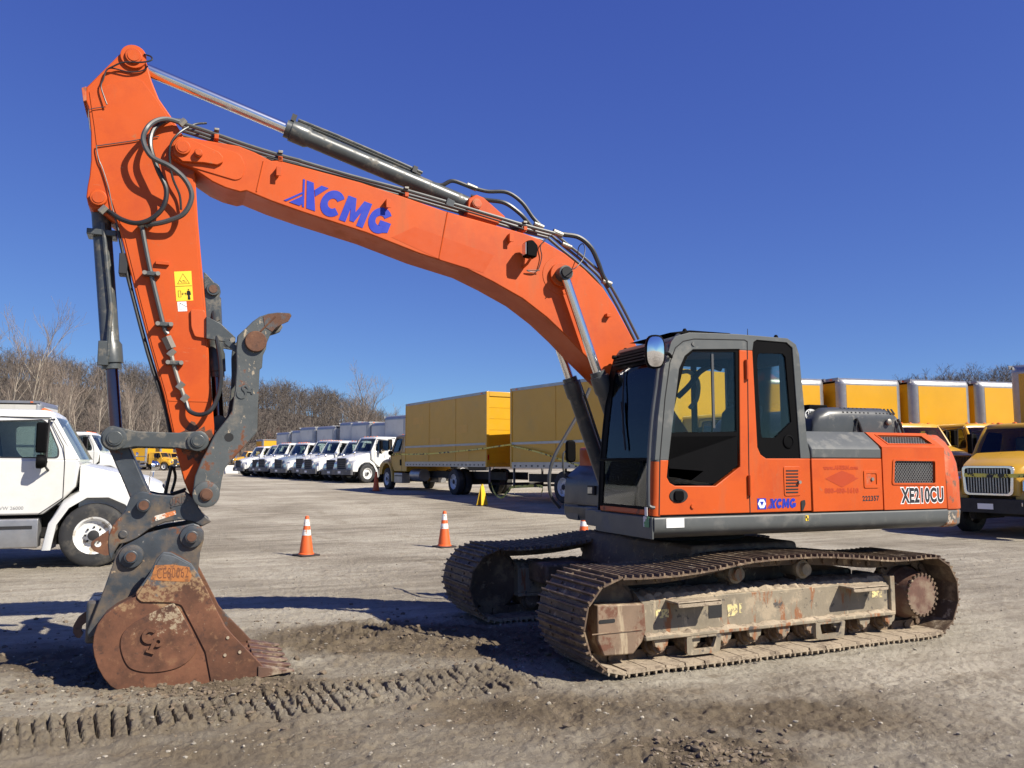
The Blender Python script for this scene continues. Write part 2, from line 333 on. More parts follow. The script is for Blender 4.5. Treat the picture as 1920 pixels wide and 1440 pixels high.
def ground_fields(x, y):
    z = base_rise(x, y); dcam = np.hypot(x-CAM.x, y-CAM.y); near = 1-sstep(14, 24, dcam)
    big = fbm(x, y, .35, 3, 1); mudn = fbm(x, y, .8, 4, 5); fine = fbm(x, y, 5, 4, 9); vf = fbm(x, y, 17, 3, 14)
    # churned mud: round the bucket, between bucket and tracks, bottom right
    def blob(px, py, rx, ry):
        c = G(px, py); dx = (x-c.x)*RT.x+(y-c.y)*RT.y; dy = (x-c.x)*FH.x+(y-c.y)*FH.y
        return np.exp(-((dx/rx)**2+(dy/ry)**2))
    mud = .9*blob(420, 1285, 1.1, .45)+.8*blob(100, 1240, .9, .8)+1.0*blob(720, 1195, 1.5, .75)+.8*blob(1000, 1210, 1.2, .6)+.8*blob(1330, 1420, .55, .32)+.5*blob(1500, 1340, .6, .3)+.45*blob(900, 1330, 1.0, .35)+.40*blob(1500, 1320, 2.4, 1.0)+.32*blob(800, 1400, 2.6, .8)+.3*blob(200, 1420, 2.2, .7)
    mud = np.clip(mud*1.25*(.45+1.1*mudn), 0, 1)
    # faint wheel marks across the lot
    for pth, wd_ in WHEELS:
        S_, D_, B_ = polyline_uv(x, y, pth)
        for o_ in (-.9, .9):
            mk = np.exp(-((D_+o_+.15*(mudn-.5))/wd_)**2)*sstep(0, 1.5, S_); mud = np.maximum(mud, .36*mk*(.2+1.3*fbm(x, y, 1.2, 3, 71)))
    z = z+near*(.05*(big-.5)+.012*(fbm(x, y, 1.6, 3, 3)-.5))
    z = z+near*((.016+.045*mud)*(fine-.5)+(.010+.030*mud)*(vf-.5))
    rough = sstep(.42, .62, fbm(x, y, .9, 3, 61)); cr = np.abs(fbm(x, y, 11, 3, 63)-.5); cr2 = fbm(x, y, 30, 2, 66)
    z = z+near*(.35+.65*rough)*(.045*np.clip(cr-.05, 0, 1)+.012*np.clip(cr2-.5, 0, 1)*2)
    lump = fbm(x, y, 9, 2, 31); z = z+near*mud*.05*np.clip(lump-.60, 0, 1)*2
    # streaks in the packed ground, lying along the traffic direction
    su = (x*.80+y*.60); sv = (-x*.60+y*.80)
    st = fbm(su*.6, sv*5.0, 1.0, 4, 21); z = z+near*.012*(st-.5)*(1-mud)
    bars = np.zeros_like(x)
    for path, hw, dep in ((PATH_A, .40, .052), (PATH_B, .30, .040)):
        S, D, B = polyline_uv(x, y, path)
        tot = sum(math.dist(a, b) for a, b in zip(path[:-1], path[1:]))
        wob = .05*(fbm(x, y, 1.3, 2, 40)-.5)
        ins = (1-sstep(hw-.05, hw+.03, np.abs(D+wob)))*sstep(-.05, .25, S)*(1-sstep(tot-.3, tot+.05, S))
        ph = ((S+.03*(fbm(x, y, 2.2, 2, 44)-.5))/.088) % 1.0
        gi = np.floor((S+.03*(fbm(x, y, 2.2, 2, 44)-.5))/.088); hsh = np.abs(np.sin(gi*12.9898+4.1)*43758.5453) % 1.0; hs2 = np.abs(np.sin(gi*78.233+1.7)*23421.631) % 1.0
        g = np.clip(1.25-np.abs(ph-.38-.24*hs2)/.12, 0, 1); alt = np.where(hsh < .2, .35, .7+.45*hsh)
        g = g*(1-sstep(hw*(.55+.45*hs2), hw*(.62+.5*hs2), np.abs(D+.12*(hsh-.5))))
        patchy = .25+.75*sstep(.32, .50, fbm(x, y, 1.9, 3, 50)); crumble = .75+.5*vf
        z = z+ins*(-dep*g*alt*patchy*crumble*1.35+.014+.014*(fine-.5)*2+.026*np.clip(vf-.5, 0, 1)*2+.03*np.clip(cr2-.5, 0, 1)*2)
        ridge = np.exp(-((np.abs(D+wob)-hw-.06)/.06)**2)*sstep(-.05, .25, S)*(1-sstep(tot-.3, tot+.05, S)); z = z+.016*ridge*(.5+fine)
        mud = np.maximum(mud, ins*(.55+.5*(mudn-.4))); bars = np.maximum(bars, ins*g)
    # ground lies slightly pressed under the machine
    return z, np.clip(mud, 0, 1)
def make_ground():
    az = np.radians(np.concatenate([np.linspace(-180, -47, 34)[:-1], np.linspace(-47, -38, 24)[:-1], np.linspace(-38, 38, 900), np.linspace(38, 47, 24)[1:], np.linspace(47, 180, 34)[1:-1]]))
    rad = np.concatenate([np.geomspace(.4, 3.2, 12)[:-1], np.geomspace(3.2, 8, 430)[:-1], np.geomspace(8, 19, 140), np.geomspace(19, 60, 60)[1:], np.geomspace(60, 900, 26)[1:]])
    A, R = np.meshgrid(az, rad); th = A+YAW
    x = CAM.x+R*np.sin(th); y = CAM.y+R*np.cos(th)
    z, mud = ground_fields(x, y)
    n, k = A.shape; vs = np.stack([x, y, z], -1).reshape(-1, 3); idx = np.arange(n*k).reshape(n, k); nx = np.roll(idx, -1, 1)
    q = np.stack([idx[:-1], idx[1:], nx[1:], nx[:-1]], -1).reshape(-1, 4)
    c = len(vs); vs = np.vstack([vs, [CAM.x, CAM.y, float(z[0].mean())]])
    tri = np.stack([np.full(k, c), idx[0], nx[0]], -1)
    me = bpy.data.meshes.new('ground'); nl = q.size+tri.size
    me.vertices.add(len(vs)); me.vertices.foreach_set('co', vs.astype(np.float32).ravel())
    me.loops.add(nl); me.loops.foreach_set('vertex_index', np.concatenate([q.ravel(), tri.ravel()]).astype(np.int32))
    me.polygons.add(len(q)+len(tri)); me.polygons.foreach_set('loop_start', np.concatenate([np.arange(len(q))*4, len(q)*4+np.arange(len(tri))*3]).astype(np.int32))
    me.polygons.foreach_set('use_smooth', np.ones(len(q)+len(tri), bool)); me.update(); me.validate()
    at = me.attributes.new('mud', 'FLOAT', 'POINT'); at.data.foreach_set('value', np.append(mud.ravel(), 0).astype(np.float32))
    m, N, L, B = nmat('packed_dirt')
    tc = N.new('ShaderNodeTexCoord'); P = tc.outputs['Object']
    mp = N.new('ShaderNodeMapping'); mp.inputs['Rotation'].default_value = (0, 0, -math.radians(36.9)); mp.inputs['Scale'].default_value = (.35, 3.0, 1); L.new(P, mp.inputs['Vector'])
    a = noise(N, L, P, .45, 8, .6); b = noise(N, L, mp.outputs[0], 1.1, 10, .68); c2_ = noise(N, L, P, 26, 6, .7); d = noise(N, L, P, 3.2, 8, .65)
    a2 = noise(N, L, P, .16, 4, .5); f = math2(N, L, 'ADD', math2(N, L, 'ADD', math2(N, L, 'MULTIPLY', a, .35), math2(N, L, 'MULTIPLY', a2, .30)), math2(N, L, 'MULTIPLY', b, .35))
    cA = mixc(N, L, ramp(N, L, f, .42, .58), (.225, .194, .146), (.47, .425, .335))
    cA = mixc(N, L, ramp(N, L, d, .55, .75), cA, (.26, .22, .16))
    g2 = noise(N, L, P, 75, 5, .75); g3 = noise(N, L, P, 9, 8, .72)
    cA = mixc(N, L, ramp(N, L, g3, .56, .68), cA, (.225, .188, .138))
    cA = mixc(N, L, ramp(N, L, c2_, .58, .68), cA, (.46, .415, .33))
    cA = mixc(N, L, ramp(N, L, g2, .63, .70), cA, (.20, .165, .12)); cA = mixc(N, L, ramp(N, L, g2, .36, .28), cA, (.52, .47, .385))
    av = N.new('ShaderNodeAttribute'); av.attribute_name = 'mud'
    mf = ramp(N, L, math2(N, L, 'ADD', av.outputs['Fac'], math2(N, L, 'MULTIPLY', math2(N, L, 'SUBTRACT', d, .5), .9)), .25, .8)
    cB = mixc(N, L, ramp(N, L, d, .35, .65), (.108, .083, .055), (.215, .173, .118))
    c = mixc(N, L, mf, cA, cB)
    c = mixc(N, L, ramp(N, L, c2_, .34, .2), c, (.075, .058, .040))
    L.new(c, B.inputs['Base Color']); B.inputs['Roughness'].default_value = .95; B.inputs['Specular IOR Level'].default_value = .15
    h = math2(N, L, 'ADD', math2(N, L, 'MULTIPLY', noise(N, L, P, 42, 9, .8), 1.0), math2(N, L, 'ADD', math2(N, L, 'MULTIPLY', b, .8), math2(N, L, 'MULTIPLY', g3, .8)))
    bn = N.new('ShaderNodeBump'); bn.inputs['Strength'].default_value = .8; bn.inputs['Distance'].default_value = .045; L.new(h, bn.inputs['Height']); L.new(bn.outputs[0], B.inputs['Normal'])
    me.materials.append(m); o = bpy.data.objects.new('ground', me); col.objects.link(o); o['kind'] = 'structure'
make_ground()
def gz(x, y): return float(ground_fields(np.array([float(x)]), np.array([float(y)]))[0][0])
# loose stones and clods
def ico():
    bm = bmesh.new(); bmesh.ops.create_icosphere(bm, subdivisions=1, radius=1); v = [tuple(a.co) for a in bm.verts]; f = [tuple(x.index for x in a.verts) for a in bm.faces]; bm.free(); return np.array(v), np.array(f)
IV, IF = ico()
def scatter_stones(name, n, m, sampler, smin, smax, label, cat, seed):
    rs = np.random.RandomState(seed); xy = np.array([sampler(rs) for _ in range(n)]); z, _ = ground_fields(xy[:, 0], xy[:, 1])
    s = smin*(smax/smin)**(rs.rand(n)**2.2); V = []; F = []
    for i in range(n):
        sc_ = s[i]*np.array([rs.uniform(.7, 1.4), rs.uniform(.6, 1.1), rs.uniform(.35, .8)]); a = rs.rand()*6.28
        p = IV*(1+rs.uniform(-.28, .28, (len(IV), 1)))*sc_; ca, sa = math.cos(a), math.sin(a)
        V.append(np.stack([p[:, 0]*ca-p[:, 1]*sa+xy[i, 0], p[:, 0]*sa+p[:, 1]*ca+xy[i, 1], p[:, 2]+z[i]+sc_[2]*.3], -1)); F.append(IF+i*len(IV))
    b = MB(); b.v = [tuple(q) for q in np.vstack(V)]; b.f = [tuple(int(j) for j in q) for q in np.vstack(F)]
    me = bpy.data.meshes.new(name); me.from_pydata(b.v, [], b.f); me.materials.append(m); o = bpy.data.objects.new(name, me); col.objects.link(o)
    o['kind'] = 'stuff'; o['label'] = label; o['category'] = cat; return o
m_stone = M('pale_gravel', (.30, .27, .215), .9, var=.3, vscale=30)
m_clod = M('brown_clods', (.15, .115, .078), .95, var=.3, vscale=20, bump=.3)
def smp_all(rs):
    d = 3.3+14*rs.rand()**1.6; a = math.radians(rs.uniform(-40, 40))+YAW; return (CAM.x+d*math.sin(a), CAM.y+d*math.cos(a))
def smp_mud(rs):
    px, py, sx, sy = [(420, 1290, 150, 18), (110, 1240, 140, 45), (720, 1195, 160, 30), (960, 1215, 120, 30), (1330, 1415, 70, 18), (350, 1300, 160, 14), (500, 1340, 320, 26)][rs.randint(7)]
    p = G(px+rs.randn()*sx, max(1080, py+rs.randn()*sy)); return (p.x, p.y)
scatter_stones('gravel', 6500, m_stone, smp_all, .003, .018, 'pale pebbles strewn over the packed dirt lot', 'gravel', 3)
scatter_stones('mud_clods', 2600, m_clod, smp_mud, .006, .032, 'brown clods of churned mud round the bucket', 'mud', 4)
# ------------------------------------------------------------------ the excavator
EX = empty('excavator', (0, 0, 0), label='large orange and grey tracked excavator with raised boom and rusty bucket on the ground', cat='excavator')
def up(mb, name, m, bevel=0, **k): return mb.build(name, m, EX, bevel=bevel, rz=SW, **k)      # part of the slewed upper structure
# ---- undercarriage
TR = .37; TX = 1.735; TZ = .40
top = [(TX, .77), (1.45, .762), (1.2, .768), (.8, .808), (.38, .840), (0, .845), (-.45, .838), (-.87, .788), (-1.2, .766), (-1.5, .764), (-TX, .77)]
prof = [(-TX+i*.0692*0-0, .03) for i in range(1)]
prof = [(-TX+2*TX*i/40, .03) for i in range(41)]+arc(TX, TZ, TR, -90, 90, 18)[1:]+spl2o(top, 6)[1:]+arc(-TX, TZ, TR, 90, 270, 18)[1:-1]
def shoe_mesh(name, muddy):
    b = MB(); b.box(-.0915, .0915, -.4, .4, -.013, 0)
    for gx in (-.07, 0, .07): b.prism([(gx-.011, -.001), (gx+.011, -.001), (gx+.006, .026), (gx-.006, .026)], -.398, .398)
    b.prism([(-.0915, -.001), (-.104, -.001), (-.104, -.016), (-.0915, -.012)], -.39, .39)
    for y in (-.19, .19):
        for x in (-.035, .035): b.cyl((x, y, -.001), (x, y, .012), .013, n=6)
    return b.mesh(name, m_track, 30)
SHOE = shoe_mesh('shoe', False)
def shoe_mud_mesh():
    b = MB(); b.box(-.0915, .0915, -.4, .4, -.013, 0); b.box(-.089, .089, -.392, .392, -.030, -.0135)
    for gx in (-.07, 0, .07): b.prism([(gx-.011, -.001), (gx+.011, -.001), (gx+.006, .026), (gx-.006, .026)], -.398, .398)
    return b.mesh('shoe', m_mud_dry, 30)
SHOEM = shoe_mud_mesh()
def build_track(sy):
    yc = 1.19*sy; P = [Vector((a, 0, b)) for a, b in prof]; n = len(P); seg = [(P[(i+1) % n]-P[i]).length for i in range(n)]; tot = sum(seg); cnt = 49; pitch = tot/cnt
    # link chain
    ch = MB(); pos = []
    for k in range(cnt):
        d = (k+.5)*pitch; i = 0
        while d > seg[i]: d -= seg[i]; i += 1
        p = P[i]+(P[(i+1) % n]-P[i])*(d/seg[i]); 
        d2 = ((k+.5)*pitch+.05) % tot; j = 0
        while d2 > seg[j]: d2 -= seg[j]; j += 1
        q = P[j]+(P[(j+1) % n]-P[j])*(d2/seg[j]); d3 = ((k+.5)*pitch-.05) % tot; j = 0
        while d3 > seg[j]: d3 -= seg[j]; j += 1
        r_ = P[j]+(P[(j+1) % n]-P[j])*(d3/seg[j])
        t = (q-r_).normalized(); nrm = Vector((t.z, 0, -t.x)); pos.append((p, t, nrm))
        for s in (-.085, .085):
            c = p-nrm*.062+Vector((0, yc+s, 0)); ch.obox(c, t*.094, Vector((0, .017, 0)), nrm*.040)
            ch.cyl(c-t*.06+Vector((0, -.034, 0)), c-t*.06+Vector((0, .034, 0)), .030, n=10)
    tr = ch.build('track_chain', m_track, EX, smooth=30, kind='stuff')
    for k, (p, t, nrm) in enumerate(pos):
        low = nrm.z < -.9 and abs(p.x) < 1.9
        o = bpy.data.objects.new('shoe', SHOEM if low else SHOE); col.objects.link(o); o.parent = tr
        jit = .008*math.sin(k*7.3)
        m4 = Matrix((( t.x, 0, nrm.x, p.x), (t.y, 1, nrm.y, yc+jit), (t.z, 0, nrm.z, p.z), (0, 0, 0, 1)))
        o.matrix_local = m4
    # frame beam
    yo, yi = 1.42*sy, .98*sy
    b = MB(); b.prism([(-1.47, .27), (1.37, .27), (1.37, .53), (1.0, .55), (-1.0, .55), (-1.47, .54)], min(yo, yi), max(yo, yi))
    b.prism([(-1.47, .235), (1.37, .235), (1.37, .268), (-1.47, .268)], min(yo+.05*sy, yi), max(yo+.05*sy, yi))
    b.prism([(1.335, .25), (1.395, .25), (1.395, .60), (1.335, .60)], min(yo+.03*sy, yi), max(yo+.03*sy, yi))
    fr = b.build('track_frame', m_frame, EX, bevel=.008)
    bx = MB(); o = [(p.x, p.z) for p in (T(a, c, -1.45) for a, c in cc([(1098, 600), (1400, 590), (1412, 760), (1388, 835), (1330, 915), (1140, 930), (1098, 830)], 800, 960, .29167))]
    bx.prism(o, min(1.18*sy, 1.45*sy), max(1.18*sy, 1.45*sy)); idc = bx.build('idler_cover', m_idlercover, fr, bevel=.012)
    MB().prism(rpoly([(-1.90, .405), (-1.75, .405), (-1.75, .435), (-1.90, .435)], .015), min(1.4495*sy, 1.453*sy), max(1.4495*sy, 1.453*sy)).build('slot', m_dark, fr)
    bx = MB(); bx.box(-1.965, -1.49, min(1.449*sy, 1.458*sy), max(1.449*sy, 1.458*sy), .325, .333); bx.build('weld_bead', m_idlercover, fr)
    # window hole, decals
    MB().box(-.80, -.66, min(1.4185*sy, 1.4235*sy), max(1.4185*sy, 1.4235*sy), .36, .47).build('frame_opening', m_dark, fr)
    for x0, x1, z0, z1 in ((-1.34, -1.21, .40, .47), (-.60, -.49, .36, .46), (-.47, -.44, .38, .46), (1.12, 1.25, .40, .47)):
        MB().box(x0, x1, min(1.4185*sy, 1.4225*sy), max(1.4185*sy, 1.4225*sy), z0, z1).build('decal', m_decalworn, fr)
    # idler and sprocket
    MB().lathe((-TX, yc-.10*sy, TZ), (0, sy, 0), [(0, .05), (0, .30), (.02, .325), (.05, .325), (.06, .352), (.14, .352), (.15, .325), (.18, .325), (.2, .30), (.2, .05)], 32).build('idler_wheel', m_track, fr)
    sp = MB(); pts = []
    for k in range(21):
        a = 2*math.pi*k/21
        for da, r in ((-.10, .285), (-.05, .345), (.05, .345), (.10, .285)): pts.append((TX+r*math.cos(a+da), TZ+r*math.sin(a+da)))
    sp.prism(pts, yc-.03, yc+.03); sp.build('sprocket', m_track, fr)
    h = MB(); h.lathe((1.735, yc-.12*sy, TZ), (0, sy, 0), [(0, .26), (.22, .25), (.25, .225), (.36, .215), (.40, .20), (.40, .12), (.405, 0.001)], 32); hb = h.build('final_drive', m_hub, fr)
    for k in range(24):
        a = 2*math.pi*k/24; hb2 = MB(); hb2.cyl((1.735+.198*math.cos(a), yc+.27*sy, TZ+.198*math.sin(a)), (1.735+.198*math.cos(a), yc+.295*sy, TZ+.198*math.sin(a)), .014, n=6); hb2.build('hub_bolt', m_track, fr)
    # rollers, guards, carriers, steps
    for k in range(9):
        x = -1.30+2.62*k/8
        MB().lathe((x, yc-.20*sy, .185), (0, sy, 0), [(0, .05), (0, .075), (.05, .075), (.05, .10), (.10, .105), (.13, .08), (.27, .08), (.30, .105), (.35, .10), (.35, .075), (.42, .07), (.42, .02)], 16).build('roller', m_track, fr)
        MB().prism(rpoly([(x-.075, .24), (x+.075, .24), (x+.06, .175), (x+.03, .165), (x+.02, .14), (x-.02, .14), (x-.03, .165), (x-.06, .175)], .008), min(1.405*sy, 1.44*sy), max(1.405*sy, 1.44*sy)).build('roller_cap', m_frame, fr, bevel=.004)
    for x in (-.90, .52):
        b = MB(); o = rpoly([(x-.17, .236), (x+.19, .236), (x+.17, .10), (x+.13, .085), (x-.13, .085), (x-.17, .10)], .02); i_ = rpoly([(x-.12, .222), (x+.14, .222), (x+.10, .128), (x-.10, .128)], .015)
        b.plate(o, [i_], 1.44*sy, 1.475*sy); g_ = b.build('roller_guard', m_frame, fr, bevel=.004)
    for x in (-.42, .36):
        MB().lathe((x, yc-.1*sy, .70), (0, sy, 0), [(0, .04), (0, .07), (.18, .07), (.19, .085), (.24, .085), (.25, .06), (.29, .055), (.29, .02)], 18).build('carrier_roller', m_frame, fr)
        MB().box(x-.03, x+.03, yc-.08, yc+.08, .54, .66).build('roller_bracket', m_track, fr)
    for x in (-1.02, .92):
        b = MB(); b.box(x-.22, x+.22, min(1.40*sy, 1.60*sy), max(1.40*sy, 1.60*sy), .528, .545); b.prism(rpoly([(x-.22, .50), (x+.22, .50), (x+.22, .548), (x-.22, .548)], .02), min(1.575*sy, 1.60*sy), max(1.575*sy, 1.60*sy))
        st = b.build('step', m_mud_dry if sy < 0 else m_frame, fr, bevel=.005)
    # caked mud along the beam top
    rs = random.Random(5); V = []; nX = 90; rows = [(-1.0, 0), (-.6, .03), (-.2, .05), (.2, .05), (.7, .035), (1.0, 0)]; b = MB(); rings = []
    for i in range(nX+1):
        x = -1.46+2.8*i/nX; rings.append([(x+rs.uniform(-.01, .01), sy*(1.20+.215*v+rs.uniform(-.012, .012)), .53+h+ (rs.uniform(0, .035) if h else -.01)) for v, h in rows]+[(x, sy*1.2, .50)])
    b.loft(rings); b.build('caked_mud', m_mud_dry, fr, smooth=20)
    b = MB(); rings = []
    for i in range(nX+1):
        x = -1.46+2.8*i/nX; h = rs.uniform(.004, .022); rings.append([(x, sy*1.415, .262), (x, sy*1.415, .27+h*1.3), (x, sy*1.44, .27+h), (x, sy*1.468, .265)])
    b.loft(rings); b.build('caked_mud', m_mud_dry, fr, smooth=20)
    return tr
m_decalworn = M('torn_yellow_sticker', (.62, .52, .24), .8, var=.2, vscale=20, layers=[((.22, .18, .13), 24, .5, .58, .85)])
tn = build_track(-1); tf = build_track(1)
tn['label'] = 'near track chain with dry mud on its ground run'; tf['label'] = 'far track chain in the shade of the body'
# car body between the tracks
b = MB(); b.prism([(-.75, .45), (.75, .45), (.62, .92), (-.62, .92)], -.98, .98); b.box(-1.35, -.72, -.98, -.55, .40, .62); b.box(-1.35, -.72, .55, .98, .40, .62); b.box(.72, 1.35, -.98, -.55, .40, .62); b.box(.72, 1.35, .55, .98, .40, .62)
b.build('center_frame', m_track, EX, bevel=.03)
MB().lathe((0, 0, .90), (0, 0, 1), [(0, .62), (.05, .62), (.05, .58), (.13, .58), (.13, .3)], 40).build('slew_ring', m_dark, EX)
# ---- upper deck
Y0 = -1.36
b = MB()
for s, xf in ((-1, -1.21), (1, -.74)): b.prism(rpoly([(s*1.36, 1.09), (s*1.36, 1.215), (s*1.0, 1.215), (s*1.0, 1.03), (s*1.27, 1.03)], [.06, .02, 0, 0, .06]), xf, 2.25, 'x')
b.box(-1.0, 2.25, -1.0, .3, 1.035, 1.20); b.box(-.72, 2.25, .3, 1.0, 1.036, 1.199)
deck = up(b, 'deck_frame', m_gray, .006)
b = MB(); b.prism([(-1.345, 1.03), (-.33, 1.03), (-.33, 1.215), (-1.345, 1.215)], -1.225, -1.205, 'x'); b.build('front_skirt', m_gray, deck, bevel=.004)
# white and green inspection cards at the corner
MB().box(-1.09, -.91, -1.3635, -1.3605, 1.125, 1.205).build('sticker', m_white, deck)
MB().box(.42, .455, -1.3635, -1.3605, 1.145, 1.195).build('sticker', m_yellowdecal, deck)
b = MB(); b.box(.424, .437, -1.366, -1.364, 1.17, 1.19); b.box(.438, .45, -1.366, -1.364, 1.15, 1.17); b.build('sticker_print', m_blackdecal, deck)
tg = MB(); tg.box(-1.232, -1.229, -1.31, -1.22, 1.13, 1.22); tgo = tg.build('tag', M('green_tag', (.12, .30, .14), .6, layers=[((.7, .7, .68), 6, .5, .55, .6)]), deck)
MB().box(-1.236, -1.232, -1.29, -1.25, 1.225, 1.30).build('tag', m_white, deck)
# ---- cab
YC = -1.345
OR = O(c5((780, 860), (770, 1200), (1710, 1172), (1704, 850), (1640, 850), (1430, 850), (1395, 825), (1376, 780), (1345, 188), (1265, 184), (1270, 900), (1120, 1018), (870, 1018), (838, 1000), (820, 965), (830, 860)), YC)
GR = O(c5((780, 860), (830, 860), (850, 680), (895, 300), (930, 220), (980, 180), (1265, 178), (1265, 183), (1345, 187), (1352, 135), (1372, 122), (1555, 138), (1590, 170), (1640, 849), (1704, 849), (1680, 740), (1660, 500), (1632, 210), (1612, 150), (1560, 112), (1250, 86), (960, 76), (872, 100), (846, 135), (800, 300), (765, 600), (745, 860)), YC)
b = MB(); b.prism(OR, YC, YC+.06); cabs = up(b, 'cab_side_panel', m_orange, .006)
b = MB(); b.prism(GR, YC, YC+.06); cabf = up(b, 'cab_frame', m_gray, .006)
def seam(pts, Y, par, r=.0055, name='panel_gap'):
    MB().tube([U(a, c, Y) for a, c in pts], r, 6).build(name, m_dark, par)
seam(c5((1312, 130), (1314, 300), (1322, 900), (1330, 1184)), YC+.001, cabs, name='door_gap')
seam(c5((772, 1199), (776, 862), (808, 480), (838, 260), (872, 170), (920, 130), (985, 116), (1295, 122), (1312, 132)), YC+.001, cabf, name='door_gap')
for q in ((1306, 305), (1324, 1015)):
    p = U(*c5(q)[0], YC); MB().cyl((p.x, YC-.012, p.z-.09), (p.x, YC-.012, p.z+.09), .018, n=10).build('door_hinge', m_orange, cabs)
# roof
b = MB(); rf = O(c5((846, 135), (872, 100), (960, 76), (1250, 86), (1560, 112), (1612, 150), (1600, 175), (860, 175)), YC); b.prism(rf, YC+.06, -.34); roof = up(b, 'cab_roof', m_gray, .045, seg=3)
b = MB(); z = 2.855
b.prism(rpoly([(-.92, 2.85), (-.70, 2.885), (-.25, 2.885), (-.2, 2.85)], .02), -1.2, -.48); b.build('roof_hatch', m_plasticblk, roof, bevel=.01)
for x, y in ((-.74, -1.18), (.28, -1.2)): MB().lathe((x, y, 2.83), (0, 0, 1), [(0, .022), (.05, .022), (.07, .012), (.07, .002)], 12).build('roof_knob', m_plasticblk, roof)
p = U(*c5((1315, 80))[0], -.6); MB().cyl((p.x, -.6, 2.83), (p.x, -.6, 3.06), .006, .003, n=6).build('antenna', m_black, roof)
# front pillars and frame (x follows the leaning front edge)
FE = [(-1.215, 1.225), (-1.20, 1.47), (-1.19, 1.70), (-1.15, 2.05), (-1.085, 2.50), (-1.02, 2.70), (-.90, 2.80)]
def fx(zz):
    for (x0, z0), (x1, z1) in zip(FE[:-1], FE[1:]):
        if zz <= z1: return x0+(x1-x0)*(zz-z0)/(z1-z0)
    return FE[-1][0]
zs = [1.225, 1.47, 1.69]; MB().tube([(fx(z)+.05, YC+.052, z) for z in zs], .052, 14).build('front_pillar_foot', m_orange, cabs)
zs = [1.69, 2.05, 2.3, 2.5, 2.7, 2.79]; MB().tube([(fx(z)+.05, YC+.052, z) for z in zs], .052, 14).build('front_pillar', m_gray, cabf)
zs = [1.225, 1.69, 2.05, 2.3, 2.5, 2.7, 2.79]; MB().tube([(fx(z)+.04, -.37, z) for z in zs], .04, 12).build('front_pillar', m_plasticblk, cabf)
b = MB(); b.box(-1.205, -1.165, -1.30, -.36, 1.225, 1.285); b.build('sill', m_orange_dirty, cabs, bevel=.01)
b = MB(); b.box(fx(1.72)-.004, fx(1.72)+.03, -1.29, -.37, 1.70, 1.725); b.build('windscreen_bar', m_plasticblk, cabf, bevel=.004)
# black windscreen frame
def fq(y0, y1, z0, z1, n=6, off=0): 
    b = MB(); rings = []
    for i in range(n+1):
        zz = z0+(z1-z0)*i/n; x = fx(zz)+off; rings.append([(x, y0, zz), (x, y1, zz), (x+.008, y1, zz), (x+.008, y0, zz)])
    return b.loft(rings)
for y0, y1 in ((-1.295, -1.235), (-.47, -.40)): fq(y0, y1, 1.72, 2.72, 8, .002).build('windscreen_frame', m_plasticblk, cabf)
fq(-1.29, -.40, 2.58, 2.74, 3, -.002).build('windscreen_frame', m_plasticblk, cabf)
fq(-1.24, -.46, 1.725, 2.60, 8, .010).build('windscreen', m_glass_front, cabf)
fq(-1.26, -.42, 1.29, 1.70, 2, .012).build('lower_windscreen', m_glass_front, cabf)
for y0, y1, z0, z1 in ((-1.29, -1.25, 1.27, 1.71), (-.44, -.39, 1.27, 1.71), (-1.29, -.39, 1.275, 1.30)): fq(y0, y1, z0, z1, 2, .004).build('windscreen_frame', m_plasticblk, cabf)
up(MB().tube([(fx(2.56)-.012, -.66, 2.56), (fx(2.3)-.014, -.72, 2.3), (fx(1.95)-.014, -.80, 1.95)], .007, 6), 'wiper_arm', m_dark); up(MB().tube([(fx(2.25)-.012, -.70, 2.25), (fx(1.80)-.012, -.86, 1.80)], .009, 6), 'wiper_blade', m_dark)
# front sun visor
b = MB()
for k in range(5):
    z_ = 2.62+.03*k; b.box(fx(z_)-.03, fx(z_)+.02, -1.0, -.44, z_, z_+.014)
b.build('sun_visor', m_dark, cabf)
# side windows
WD = O(c5((830, 860), (850, 680), (895, 300), (930, 220), (980, 180), (1265, 178), (1270, 900), (1120, 1018), (870, 1018), (838, 1000), (820, 965)), YC)
WI = O(c5((850, 690), (866, 560), (925, 290), (950, 225), (985, 195), (1245, 195), (1252, 684)), YC)
WL = O(c5((845, 715), (1258, 712), (1258, 895), (1115, 1005), (875, 1005), (846, 990), (835, 960)), YC)
b = MB(); b.plate(WD, [WI, WL], YC+.012, YC+.045); wf = up(b, 'door_window_frame', m_plasticblk)
MB().prism(WI, YC+.022, YC+.027).build('door_window', m_glass, wf)
MB().prism(WL, YC+.020, YC+.025).build('lower_door_window', m_glass_dark, wf)
MB().box(*sorted((U(*c5((1105, 400))[0], YC).x, U(*c5((1118, 400))[0], YC).x)), YC+.018, YC+.034, 1.99, 2.66).build('window_bar', m_steelpipe, wf)
WQ = O(c5((1640, 849), (1430, 849), (1395, 824), (1376, 779), (1346, 188), (1352, 136), (1372, 123), (1555, 139), (1589, 171)), YC)
WQ2 = O(c5((1400, 700), (1378, 260), (1380, 215), (1395, 203), (1535, 205), (1552, 225), (1588, 625), (1490, 722), (1412, 722)), YC)
b = MB(); b.plate(WQ, [WQ2], YC+.010, YC+.045); wq = up(b, 'quarter_window_frame', m_plasticblk)
MB().prism(WQ2, YC+.020, YC+.025).build('quarter_window', m_glass, wq)
p = U(*c5((1570, 745))[0], YC); MB().lathe((p.x, YC+.010, p.z), (0, -1, 0), [(0, .065), (.010, .062), (.012, .048), (.006, .045), (.006, .01)], 20).build('vent_cap', m_plasticblk, wq)
